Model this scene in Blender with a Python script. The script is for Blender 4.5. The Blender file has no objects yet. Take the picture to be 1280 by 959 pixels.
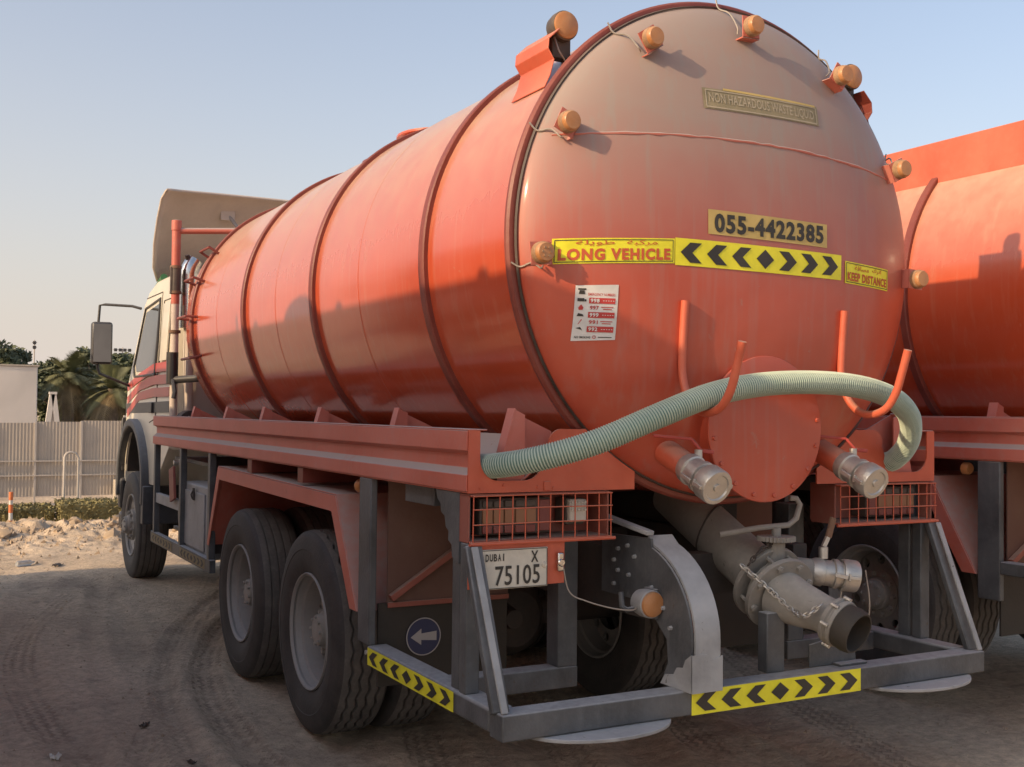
import bpy, bmesh, math, random
from mathutils import Vector, Matrix
from math import sin, cos, pi, radians, sqrt
rnd = random.Random(7)
SC = bpy.context.scene
COL = SC.collection

# ------------------------------------------------------------------ camera
cam_d = bpy.data.cameras.new('camera')
cam = bpy.data.objects.new('camera', cam_d); COL.objects.link(cam)
yaw, pit, rol = 0.49752, 0.02511, 0.01148
fw = Vector((sin(yaw)*cos(pit), cos(yaw)*cos(pit), sin(pit)))
rt = Vector((cos(yaw), -sin(yaw), 0)); up = rt.cross(fw)
r2 = rt*cos(rol)+up*sin(rol); u2 = -rt*sin(rol)+up*cos(rol)
m = Matrix((r2, u2, -fw)).transposed().to_4x4(); m.translation = (-3.1193, -3.7734, 1.7219)
cam.matrix_world = m
cam_d.sensor_width = 36; cam_d.lens = 36*1398.1/1280
cam_d.clip_end = 3000; cam_d.clip_start = .05
SC.camera = cam

# ------------------------------------------------------------------ light
SUN_A, SUN_E = radians(82.5), radians(24.5)      # sun stands behind-left of the camera
wd = bpy.data.worlds.new('World'); SC.world = wd; wd.use_nodes = True
nt = wd.node_tree; bg = nt.nodes['Background']
sky = nt.nodes.new('ShaderNodeTexSky'); sky.sky_type = 'NISHITA'; sky.sun_disc = False
sky.sun_elevation = SUN_E; sky.sun_rotation = pi+SUN_A
sky.air_density = 1.0; sky.dust_density = 3.0; sky.ozone_density = 1.0; sky.altitude = 0
# horizon haze: the sky pales evenly towards the horizon, a little more on the sun's side
def wn(op, a, b=None, c=None):
    n = nt.nodes.new('ShaderNodeMath'); n.operation = op
    for i, v in enumerate((a, b, c)):
        if v is None: continue
        if isinstance(v, (int, float)): n.inputs[i].default_value = v
        else: nt.links.new(v, n.inputs[i])
    return n.outputs[0]
wtc = nt.nodes.new('ShaderNodeTexCoord'); wsx = nt.nodes.new('ShaderNodeSeparateXYZ'); nt.links.new(wtc.outputs['Generated'], wsx.inputs[0])
el = wn('EXPONENT', wn('MULTIPLY', wn('MAXIMUM', wsx.outputs[2], 0.), -1/.27))
az = wn('ADD', wn('MULTIPLY', wsx.outputs[0], -sin(SUN_A)*.40), wn('MULTIPLY', wsx.outputs[1], -cos(SUN_A)*.40))
hz = wn('MINIMUM', wn('MULTIPLY', el, wn('ADD', az, 1.14)), .97)
wmx = nt.nodes.new('ShaderNodeMix'); wmx.data_type = 'RGBA'; nt.links.new(hz, wmx.inputs[0]); wsc = nt.nodes.new('ShaderNodeVectorMath'); wsc.operation = 'SCALE'; wsc.inputs[3].default_value = .72; nt.links.new(sky.outputs[0], wsc.inputs[0]); nt.links.new(wsc.outputs[0], wmx.inputs[6]); wmx.inputs[7].default_value = (2.5, 2.18, 1.95, 1)
nt.links.new(wmx.outputs[2], bg.inputs[0]); bg.inputs[1].default_value = 0.148
sl = bpy.data.lights.new('sun', 'SUN'); sun = bpy.data.objects.new('sun', sl); COL.objects.link(sun)
sl.energy = 1.95; sl.angle = radians(.6); sl.color = (1, .73, .44)
sd = Vector((cos(SUN_E)*sin(SUN_A), cos(SUN_E)*cos(SUN_A), -sin(SUN_E)))
sun.rotation_euler = sd.to_track_quat('-Z', 'Y').to_euler(); sun.location = (-20, -10, 12)
SC.view_settings.view_transform = 'Standard'; SC.view_settings.look = 'None'
SC.cycles.max_bounces = 6; SC.cycles.diffuse_bounces = 3; SC.cycles.glossy_bounces = 3; SC.cycles.transmission_bounces = 4
SC.view_settings.exposure = 1.1; SC.view_settings.gamma = 1

# ------------------------------------------------------------------ materials
def L(c): return tuple(((v/255)/12.92 if v/255 < .04045 else ((v/255+.055)/1.055)**2.4) for v in c)+(1,)
DUST = (.40, .30, .225, 1)
MATS = {}
def mat(name, col, rough=.5, metal=0., dust=.25, up=.5, dustcol=DUST, scale=3., bump=.1, coat=0., var=.12,
        zd=None, streak=0., spec=.5, trans=0., bscale=60., upr=(.25, .95), chips=0., chipcol=(.05, .045, .045, 1), emit=None):
    if name in MATS: return MATS[name]
    M = bpy.data.materials.new(name); M.use_nodes = True; t = M.node_tree; N = t.nodes; K = t.links
    b = N['Principled BSDF']
    tc = N.new('ShaderNodeTexCoord')
    def noise(sc, det=5, dis=0., vec=None, ro=.55):
        n = N.new('ShaderNodeTexNoise'); n.inputs['Scale'].default_value = sc; n.inputs['Detail'].default_value = det
        n.inputs['Distortion'].default_value = dis; n.inputs['Roughness'].default_value = ro
        K.new(vec or tc.outputs['Object'], n.inputs['Vector']); return n.outputs['Fac']
    def mr(src, a, b_, c, d):
        n = N.new('ShaderNodeMapRange'); n.inputs[1].default_value = a; n.inputs[2].default_value = b_
        n.inputs[3].default_value = c; n.inputs[4].default_value = d; K.new(src, n.inputs[0]); return n.outputs[0]
    def ma(op, a, b_):
        n = N.new('ShaderNodeMath'); n.operation = op; n.use_clamp = True
        for i, v in enumerate((a, b_)):
            if isinstance(v, (int, float)): n.inputs[i].default_value = v
            else: K.new(v, n.inputs[i])
        return n.outputs[0]
    def mix(f, a, b_):
        n = N.new('ShaderNodeMix'); n.data_type = 'RGBA'
        if isinstance(f, float): n.inputs[0].default_value = f
        else: K.new(f, n.inputs[0])
        for i, v in ((6, a), (7, b_)):
            if isinstance(v, tuple): n.inputs[i].default_value = v
            else: K.new(v, n.inputs[i])
        return n.outputs[2]
    n1 = noise(scale, 4, .4); n2 = noise(scale*9, 2)
    col = tuple(col)[:3]+(1,)
    lo = tuple(c*(1-var*1.6) for c in col[:3])+(1,); hi = tuple(min(1, c*(1+var)) for c in col[:3])+(1,)
    base = mix(mr(n1, .3, .7, 0, 1), lo, hi)
    fac = mr(n1, .35, .75, dust*.45, dust*1.25)
    fac = ma('ADD', fac, mr(n2, .5, .75, 0, dust*.35))
    if up:
        ge = N.new('ShaderNodeNewGeometry'); sx = N.new('ShaderNodeSeparateXYZ'); K.new(ge.outputs['Normal'], sx.inputs[0])
        fac = ma('ADD', fac, ma('MULTIPLY', mr(sx.outputs[2], upr[0], upr[1], 0, up), mr(n2, .3, .6, .75, 1)))
    if zd:
        so = N.new('ShaderNodeSeparateXYZ'); K.new(tc.outputs['Object'], so.inputs[0])
        wob = N.new('ShaderNodeMath'); wob.operation = 'MULTIPLY_ADD'; K.new(n1, wob.inputs[0]); wob.inputs[1].default_value = zd[3]; K.new(so.outputs[2], wob.inputs[2])
        fac = ma('ADD', fac, mr(wob.outputs[0], zd[0]+zd[3]*.5, zd[1]+zd[3]*.5, 0, zd[2]))
    if streak:
        mp = N.new('ShaderNodeMapping'); mp.inputs['Scale'].default_value = (9, 9, .5); K.new(tc.outputs['Object'], mp.inputs[0])
        n3 = noise(2.5, 4, 0, mp.outputs[0]); fac = ma('ADD', fac, mr(n3, .52, .75, 0, streak))
    c = mix(fac, base, dustcol)
    if chips:
        n4 = noise(scale*6, 5, .6, None, .7); c = mix(mr(n4, .66, .70, 0, chips), c, chipcol)
    K.new(c, b.inputs['Base Color'])
    K.new(mr(fac, 0, 1, rough, min(1, rough+.5)), b.inputs['Roughness'])
    b.inputs['Metallic'].default_value = metal
    b.inputs['Specular IOR Level'].default_value = spec
    b.inputs['Coat Weight'].default_value = coat; b.inputs['Coat Roughness'].default_value = .12
    if trans: b.inputs['Transmission Weight'].default_value = trans
    if bump:
        bp = N.new('ShaderNodeBump'); bp.inputs['Strength'].default_value = bump; bp.inputs['Distance'].default_value = .01
        K.new(noise(bscale, 2), bp.inputs['Height']); K.new(bp.outputs[0], b.inputs['Normal'])
    MATS[name] = M; return M

ORG = (.54, .068, .022)
mat('tank_paint', ORG, .16, dust=.08, up=.95, scale=1.1, bump=.045, coat=.5, bscale=3.5, dustcol=(.52, .36, .245, 1), var=.07, streak=.12, chips=.35, chipcol=(.40, .20, .13, 1), upr=(.0, .85))
mat('head_paint', (.50, .068, .028), .30, dust=.10, up=.15, scale=1.6, bump=.03, coat=.2, bscale=6, zd=(2.25, 2.95, .85, .4), dustcol=(.33, .255, .22, 1), var=.12, streak=.22, chips=.35, chipcol=(.36, .22, .17, 1))
mat('ring_paint', (.20, .026, .016), .45, dust=.10, up=.12)
mat('rail_paint', (.60, .10, .052), .4, dust=.32, up=1.3, scale=2.2, bump=.08, chips=.35, chipcol=(.25, .09, .06, 1), dustcol=(.42, .34, .305, 1))
mat('rail_paint_old', (.30, .05, .03), .45, dust=.32, up=.75, scale=2.2, bump=.08, chips=.3, dustcol=(.34, .25, .2, 1))
mat('panel_paint', (.60, .095, .04), .42, dust=.16, up=.6, scale=3, chips=.3, bump=.06, chipcol=(.3, .12, .08, 1))
mat('brown_sheet', (.14, .06, .045), .6, dust=.5, up=.4, scale=2, dustcol=(.19, .13, .1, 1))
mat('grey_paint', (.055, .061, .068), .42, dust=.14, up=.85, scale=4, dustcol=(.38, .38, .38, 1), chips=.75, chipcol=(.10, .07, .05, 1), bump=.2, var=.3, streak=.07)
mat('grey_light', (.30, .31, .315), .45, dust=.25, up=.6, scale=4, dustcol=(.45, .45, .45, 1), chips=.8, chipcol=(.08, .06, .045, 1), bump=.2, var=.25, streak=.2)
mat('pipe_grey', (.21, .20, .185), .5, dust=.4, up=.5, scale=4, dustcol=(.40, .375, .33, 1), chips=.6, chipcol=(.06, .05, .045, 1), bump=.15)
mat('chassis', (.03, .03, .032), .6, dust=.35, up=.5, scale=4, dustcol=(.13, .10, .08, 1))
mat('rubber', (.022, .022, .024), .62, dust=.30, up=.1, scale=6, dustcol=(.14, .12, .105, 1), bump=.2)
mat('tread', (.05, .048, .046), .75, dust=.6, up=.1, scale=7, dustcol=(.19, .17, .15, 1), bump=.25)
mat('rim_paint', (.34, .335, .33), .5, dust=.35, up=.1, scale=8, dustcol=(.26, .22, .18, 1), metal=.2)
mat('hub_paint', (.30, .29, .27), .5, dust=.4, up=.1, scale=12, dustcol=(.36, .31, .26, 1), chips=.4)
mat('aluminium', (.60, .585, .55), .33, metal=.75, dust=.3, up=.4, scale=10, dustcol=(.46, .43, .38, 1), chips=.5, chipcol=(.16, .15, .14, 1), bump=.2)
mat('chrome', (.7, .68, .65), .12, metal=1, dust=.06, up=.1)
mat('steel_wire', (.4, .37, .33), .45, metal=.6, dust=.3, up=.2)
mat('amber_lens', (.52, .19, .045), .25, dust=.42, up=.4, scale=14, dustcol=(.42, .28, .17, 1))
mat('lens_ring', (.26, .13, .06), .5, dust=.5, up=.3, scale=14, dustcol=(.45, .30, .18, 1))
mat('lamp_dark', (.02, .018, .016), .35, dust=.4, up=.4, dustcol=(.2, .15, .12, 1))
mat('lamp_white', (.62, .60, .54), .3, dust=.35, up=.3, dustcol=(.5, .42, .32, 1))
mat('lamp_amber', (.30, .12, .05), .3, dust=.35, up=.3, dustcol=(.3, .2, .13, 1))
mat('lamp_red', (.20, .02, .02), .3, dust=.35, up=.3, dustcol=(.22, .13, .1, 1))
mat('yellow_tape', (.86, .80, .015), .4, dust=.1, up=.2, scale=9, dustcol=(.5, .42, .2, 1), bump=.03)
mat('yellow_faded', (.58, .42, .12), .5, dust=.25, up=.2, scale=9, dustcol=(.5, .38, .22, 1), bump=.03)
mat('olive_faded', (.27, .23, .13), .6, dust=.35, up=.2, scale=9, dustcol=(.34, .27, .18, 1), bump=.03)
mat('olive_text', (.44, .38, .27), .6, dust=.35, up=.2, scale=9, dustcol=(.38, .3, .21, 1), bump=0)
mat('ink_black', (.022, .022, .022), .5, dust=.12, up=0, scale=9, dustcol=(.2, .16, .1, 1), bump=0)
mat('ink_red', (.55, .08, .015), .5, dust=.1, up=0, bump=0)
mat('ink_signal_red', (.55, .03, .03), .5, dust=.1, up=0, bump=0)
mat('print_white', (.72, .72, .70), .45, dust=.12, up=.1, scale=9, bump=.02)
mat('plate_white', (.66, .63, .54), .4, dust=.22, up=.2, scale=14, dustcol=(.42, .36, .27, 1), bump=.03, chips=.25, chipcol=(.3, .25, .18, 1))
mat('sign_blue', (.012, .022, .085), .4, dust=.12, up=.1, dustcol=(.16, .14, .13, 1))
mat('sign_grey', (.38, .37, .37), .5, dust=.2, up=.1)
mat('flap_rubber', (.028, .026, .022), .6, dust=.4, up=.2, dustcol=(.075, .06, .048, 1))
mat('cab_white', (.66, .61, .50), .3, dust=.15, up=.3, scale=2, coat=.3, dustcol=(.5, .42, .32, 1), bump=.02)
mat('cab_back', (.62, .58, .52), .4, dust=.3, up=.3, scale=2, dustcol=(.48, .38, .3, 1), bump=.02)
mat('cab_red', (.42, .03, .025), .3, dust=.12, up=.3, bump=0)
mat('cab_black', (.02, .02, .022), .35, dust=.2, up=.4, dustcol=(.16, .15, .15, 1))
mat('fender_grey', (.035, .037, .042), .4, dust=.25, up=.9, dustcol=(.2, .21, .23, 1))
mat('glass_dark', (.02, .025, .028), .06, dust=.05, up=.1, spec=.8, bump=0)
mat('mirror_glass', (.20, .19, .185), .04, metal=1., dust=.04, up=0, bump=0)
mat('green_paint', (.02, .16, .05), .4, dust=.1)
mat('deflector_in', (.66, .57, .50), .6, dust=.3, up=.2, scale=3, dustcol=(.42, .34, .27, 1))
mat('hose_core', (.07, .18, .155), .4, dust=.18, up=.25, scale=5, dustcol=(.38, .40, .32, 1), bump=.05)
mat('hose_rib', (.43, .54, .455), .5, dust=.18, up=.2, scale=4, dustcol=(.50, .47, .38, 1), bump=.05)
mat('rust', (.16, .075, .04), .8, dust=.3, up=.3, metal=.2)

# ------------------------------------------------------------------ mesh helpers
class MB:
    def __init__(s): s.v = []; s.f = []
    def add(s, v, f):
        o = len(s.v); s.v += [tuple(p) for p in v]; s.f += [tuple(i+o for i in q) for q in f]; return s
    def box(s, x0, x1, y0, y1, z0, z1):
        return s.add([(x0,y0,z0),(x1,y0,z0),(x1,y1,z0),(x0,y1,z0),(x0,y0,z1),(x1,y0,z1),(x1,y1,z1),(x0,y1,z1)],
                     [(0,3,2,1),(4,5,6,7),(0,1,5,4),(1,2,6,5),(2,3,7,6),(3,0,4,7)])
    def prism(s, poly, axis, a, b):
        n = len(poly)
        def P(p, t): return (t, p[0], p[1]) if axis == 'X' else ((p[0], t, p[1]) if axis == 'Y' else (p[0], p[1], t))
        v = [P(p, a) for p in poly]+[P(p, b) for p in poly]
        f = [tuple(range(n))[::-1], tuple(range(n, 2*n))]+[(i, (i+1) % n, n+(i+1) % n, n+i) for i in range(n)]
        return s.add(v, f)
    def sheet(s, prof, axis, a, b, th):          # folded sheet: open polyline profile with thickness, extruded along axis
        n = len(prof); off = []
        for i in range(n):
            p, q = prof[max(0, i-1)], prof[min(n-1, i+1)]
            d = Vector((q[0]-p[0], q[1]-p[1])).normalized(); off.append((prof[i][0]-d.y*th, prof[i][1]+d.x*th))
        return s.strip(prof, off, axis, a, b)
    def strip(s, p1, p2, axis, a, b):
        n = len(p1)
        def P(p, t): return (t, p[0], p[1]) if axis == 'X' else ((p[0], t, p[1]) if axis == 'Y' else (p[0], p[1], t))
        v = [P(p, a) for p in p1]+[P(p, a) for p in p2]+[P(p, b) for p in p1]+[P(p, b) for p in p2]
        f = []
        for i in range(n-1):
            f += [(i, i+1, n+i+1, n+i), (2*n+i, 3*n+i, 3*n+i+1, 2*n+i+1), (i, 2*n+i, 2*n+i+1, i+1), (n+i, n+i+1, 3*n+i+1, 3*n+i)]
        f += [(0, n, 3*n, 2*n), (n-1, 3*n-1, 4*n-1, 2*n-1)]
        return s.add(v, f)
    def ring(s, c, ax, prof, n=24, a0=0., a1=2*pi, closed=True):   # lathe: prof = [(along, radius)]
        c = Vector(c); ax = Vector(ax).normalized()
        e1 = ax.orthogonal().normalized(); e2 = ax.cross(e1)
        k = len(prof); full = abs(a1-a0-2*pi) < 1e-6; cnt = n if full else n+1
        v = []
        for i in range(cnt):
            a = a0+(a1-a0)*i/n; d = e1*cos(a)+e2*sin(a)
            v += [c+ax*t+d*r for t, r in prof]
        f = []
        for i in range(n):
            j = (i+1) % cnt
            for q in range(k-1): f.append((i*k+q, j*k+q, j*k+q+1, i*k+q+1))
        if full:
            if closed and prof[0][1] > 1e-5: f.append(tuple(i*k for i in range(n))[::-1])
            if closed and prof[-1][1] > 1e-5: f.append(tuple(i*k+k-1 for i in range(n)))
        return s.add(v, f)
    def cyl(s, p, q, r0, r1=None, n=20):
        p = Vector(p); q = Vector(q); d = q-p; r1 = r0 if r1 is None else r1
        return s.ring(p, d, [(0, r0), (d.length, r1)], n)
    def bar(s, p, q, w, h, upv=(0, 0, 1)):       # rectangular bar from p to q
        p = Vector(p); q = Vector(q); d = (q-p).normalized(); sd_ = d.cross(Vector(upv)).normalized(); u_ = sd_.cross(d)
        v = []
        for c in (p, q):
            for a, b in ((-1,-1),(1,-1),(1,1),(-1,1)): v.append(c+sd_*(a*w/2)+u_*(b*h/2))
        return s.add(v, [(3,2,1,0),(4,5,6,7),(0,1,5,4),(1,2,6,5),(2,3,7,6),(3,0,4,7)])
    def tube(s, pts, r, n=10, rad=None):
        pts = [Vector(p) for p in pts]; k = len(pts); e = None; v = []
        for i in range(k):
            t = (pts[min(k-1, i+1)]-pts[max(0, i-1)]).normalized()
            e = t.orthogonal().normalized() if e is None else (e-t*e.dot(t)).normalized()
            b = t.cross(e); rr = rad[i] if rad else r
            v += [pts[i]+(e*cos(2*pi*j/n)+b*sin(2*pi*j/n))*rr for j in range(n)]
        f = [(i*n+j, i*n+(j+1) % n, (i+1)*n+(j+1) % n, (i+1)*n+j) for i in range(k-1) for j in range(n)]
        f += [tuple(range(n))[::-1], tuple((k-1)*n+j for j in range(n))]
        return s.add(v, f)
    def mirror(s):
        o = MB(); o.v = [(-x, y, z) for x, y, z in s.v]; o.f = [q[::-1] for q in s.f]; return o
    def build(s, name, mt, parent=None, bevel=0., smooth=35, seg=2, fix=True):
        me = bpy.data.meshes.new(name); me.from_pydata(s.v, [], s.f); me.update()
        if fix:
            bm = bmesh.new(); bm.from_mesh(me); bmesh.ops.recalc_face_normals(bm, faces=bm.faces); bm.to_mesh(me); bm.free()
        if smooth:
            me.shade_smooth(); me.set_sharp_from_angle(angle=radians(smooth))
        return obj(name, me, mt, parent, bevel, seg)
def obj(name, me, mt, parent=None, bevel=0., seg=2):
    if not me.materials: me.materials.append(MATS[mt] if isinstance(mt, str) else mt)
    o = bpy.data.objects.new(name, me); COL.objects.link(o)
    if parent: o.parent = parent
    if bevel:
        b = o.modifiers.new('bevel', 'BEVEL'); b.width = bevel; b.segments = seg; b.limit_method = 'ANGLE'; b.angle_limit = radians(40)
    return o
def empty(name, loc=(0, 0, 0), rz=0):
    o = bpy.data.objects.new(name, None); COL.objects.link(o); o.location = loc; o.rotation_euler = (0, 0, rz); o.empty_display_size = .3; return o
def tag(o, label=None, cat=None, group=None, kind=None):
    if label: o['label'] = label
    if cat: o['category'] = cat
    if group: o['group'] = group
    if kind: o['kind'] = kind
    return o
def crom(P, n):
    P = [Vector(p) for p in P]; P = [P[0]*2-P[1]]+P+[P[-1]*2-P[-2]]; out = []
    for i in range(1, len(P)-2):
        for k in range(n):
            t = k/n; a, b, c, d = P[i-1:i+3]
            out.append(.5*((2*b)+(c-a)*t+(2*a-5*b+4*c-d)*t*t+(3*b-a-3*c+d)*t**3))
    out.append(P[-2]); return out
def resample(pts, step):
    out = [pts[0].copy()]; acc = 0
    for a, b in zip(pts, pts[1:]):
        L_ = (b-a).length; t = step-acc
        while t <= L_: out.append(a.lerp(b, t/L_)); t += step
        acc = (acc+L_) % step
    return out

# text -> flat mesh (verts 2d, faces)
AR = dict(zip('ابةترسطفكلمويدن', [(0xFE8D,2),(0xFE8F,4),(0xFE93,2),(0xFE95,4),(0xFEAD,2),(0xFEB1,4),(0xFEC1,4),(0xFED1,4),(0xFED9,4),(0xFEDD,4),(0xFEE1,4),(0xFEED,2),(0xFEF1,4),(0xFEA9,2),(0xFEE5,4)]))
def arab(w):
    out = []
    for i, ch in enumerate(w):
        if ch not in AR: out.append(ch); continue
        base, n = AR[ch]
        pv = i > 0 and w[i-1] in AR and AR[w[i-1]][1] == 4
        nx = n == 4 and i+1 < len(w) and w[i+1] in AR
        out.append(chr(base+((3 if nx else 1) if pv else (2 if nx else 0))))
    return ''.join(reversed(out))
def text2d(s, w=None, h=1., bold=.0, x=0, z=0, align='C'):
    cu = bpy.data.curves.new('lettering', 'FONT'); cu.body = s; cu.size = 1; cu.resolution_u = 3; cu.offset = bold; cu.space_character = 1+bold*3.5
    o = bpy.data.objects.new('lettering', cu); COL.objects.link(o); bpy.context.view_layer.update()
    me = bpy.data.meshes.new_from_object(o.evaluated_get(bpy.context.evaluated_depsgraph_get()))
    V = [(v.co.x, v.co.y) for v in me.vertices]; F = [tuple(p.vertices) for p in me.polygons]
    bpy.data.objects.remove(o); bpy.data.curves.remove(cu); bpy.data.meshes.remove(me)
    if not V: return [], []
    xs = [v[0] for v in V]; ys = [v[1] for v in V]; x0, x1, y0, y1 = min(xs), max(xs), min(ys), max(ys)
    kz = h/(y1-y0); kx = (w/(x1-x0)) if w else kz
    W = (x1-x0)*kx; ox = {'C': -W/2, 'L': 0, 'R': -W}[align]
    return [(x+ox+(a-x0)*kx, z-h/2+(b-y0)*kz) for a, b in V], F

# ------------------------------------------------------------------ tank end surface
R = 1.058; ZC = 2.418; Y0 = .05
def yhead(x, z):
    r = min(.9995, sqrt(x*x+(z-ZC)**2)/R); return Y0-.275*(1-r**2.35)**.5
def on_head(off):
    return lambda x, z: (x, yhead(x, z)-off, z)
def flat(y): return lambda x, z: (x, y, z)
class Print(MB):
    def poly(s, pts, fn): return s.add([fn(*p) for p in pts], [tuple(range(len(pts)))])
    def text(s, fn, *a, **k):
        V, F = text2d(*a, **k); return s.add([fn(*p) for p in V], F)
    def quad(s, x0, x1, zl, zr, h, fn, nx=10, nz=3):     # strip sheet, heights zl->zr are centre heights of its ends
        v = []; f = []
        for i in range(nx+1):
            t = i/nx
            for j in range(nz+1): v.append(fn(x0+(x1-x0)*t, zl+(zr-zl)*t-h/2+h*j/nz))
        for i in range(nx):
            for j in range(nz): f.append((i*(nz+1)+j, (i+1)*(nz+1)+j, (i+1)*(nz+1)+j+1, i*(nz+1)+j+1))
        return s.add(v, f)
def chevrons(p, fn, x0, x1, zc, h, n=7):
    w = (x1-x0)/n
    for i in range(n):
        cx = x0+w*(i+.5); a = w*.40; hh = h*.34; k = i-n//2
        zz = zc(cx) if callable(zc) else zc
        if k == 0: pts = [(cx-a*.95, zz), (cx, zz-hh), (cx+a*.95, zz), (cx, zz+hh)]
        else:
            d = -1 if k < 0 else 1
            pts = [(cx+d*a, zz), (cx+d*a*.1, zz-hh), (cx-d*a, zz-hh), (cx-d*a*.1, zz), (cx-d*a, zz+hh), (cx+d*a*.1, zz+hh)]
            # concave: split in two quads
            p.poly([pts[0], pts[1], pts[2], pts[3]], fn); p.poly([pts[0], pts[3], pts[4], pts[5]], fn); continue
        p.poly(pts, fn)

# ================================================================== THE GROUND
def ground_h(x, y):
    from mathutils import noise as mn
    h = .035*mn.noise((x*.5, y*.5, 1.3))+.018*mn.noise((x*1.9, y*1.9, 4.))+.009*mn.noise((x*6, y*6, 9.))+.004*mn.noise((x*15, y*15, 2.))
    # ruts curling out from the rear wheels
    for (x0, a, b, w, amp) in RUTS:
        xc = x0+a*(y-2)+b*(y-2)**2; d = (x-xc)/w
        if abs(d) < 2.2 and -1.5 < y < 8.5:
            e = math.exp(-d*d*1.3)
            h += amp*(-.030*e+.018*math.exp(-(abs(d)-1.35)**2*9))+amp*.014*e*sin(y*46+abs(d)*3.)*min(1, abs(d)*1.6)
    return h
RUTS = [(-1.55, .01, .065, .09, .8), (-1.80, .02, .055, .07, .5), (-2.05, .02, .016, .08, .35), (-2.9, .05, .03, .16, .3), (-.9, .9, .02, .1, .4), (-2.3, -.12, .03, .13, .35), (-1.98, .16, -.012, .13, .35),
        (.05, .30, .02, .16, .7), (.6, .35, .02, .15, .7), (-.6, .2, .02, .15, .6), (1.4, .3, .02, .15, .6)]
def track(x, y):
    t = 0.
    for (x0, a, b, w, amp) in RUTS:
        xc = x0+a*(y-2)+b*(y-2)**2; d = (x-xc)/w
        if abs(d) < 1.3 and y < 8.5:
            q = (.5+.5*sin(y*46+abs(d)*3.)) if abs(d) > .35 else .25
            t = max(t, .45*amp*min(1, (1.3-abs(d))*3)*(.25+.75*q))
    return t
def mound(x, y):
    from mathutils import noise as mn
    g = math.exp(-((y-12.3)/1.15)**2)*(1/(1+math.exp((x-2.6)*2)))
    r = mn.noise((x*1.3, y*1.3, 0))*.16+mn.noise((x*3.5, y*3.5, 3))*.12+mn.noise((x*9, y*9, 5))*.07
    g2 = math.exp(-((y-12.3)/1.6)**2)*(1/(1+math.exp((x-2.6)*2)))
    return .13*g+r*g2*.75-.55*min(1, max(0, (y-13.2)/4))
def axis(fine0, fine1, step, lo, hi, g=1.16):
    c = [fine0+step*i for i in range(int((fine1-fine0)/step)+1)]
    s = step; 
    while c[-1] < hi: s *= g; c.append(c[-1]+s)
    s = step; pre = []; q = fine0
    while q > lo: s *= g; q -= s; pre.append(q)
    return pre[::-1]+c
GX = axis(-3.4, 3.2, .03, -900, 900); GY = axis(-1.2, 13.6, .033, -60, 1400)
def gz(x, y):
    if -8 < x < 8 and -6 < y < 30: return ground_h(x, y)+mound(x, y)
    return -.55 if y > 20 else 0.
g = MB(); g.v = [(x, y, gz(x, y)) for y in GY for x in GX]; nx_ = len(GX)
g.f = [(j*nx_+i, j*nx_+i+1, (j+1)*nx_+i+1, (j+1)*nx_+i) for j in range(len(GY)-1) for i in range(nx_-1)]
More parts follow.
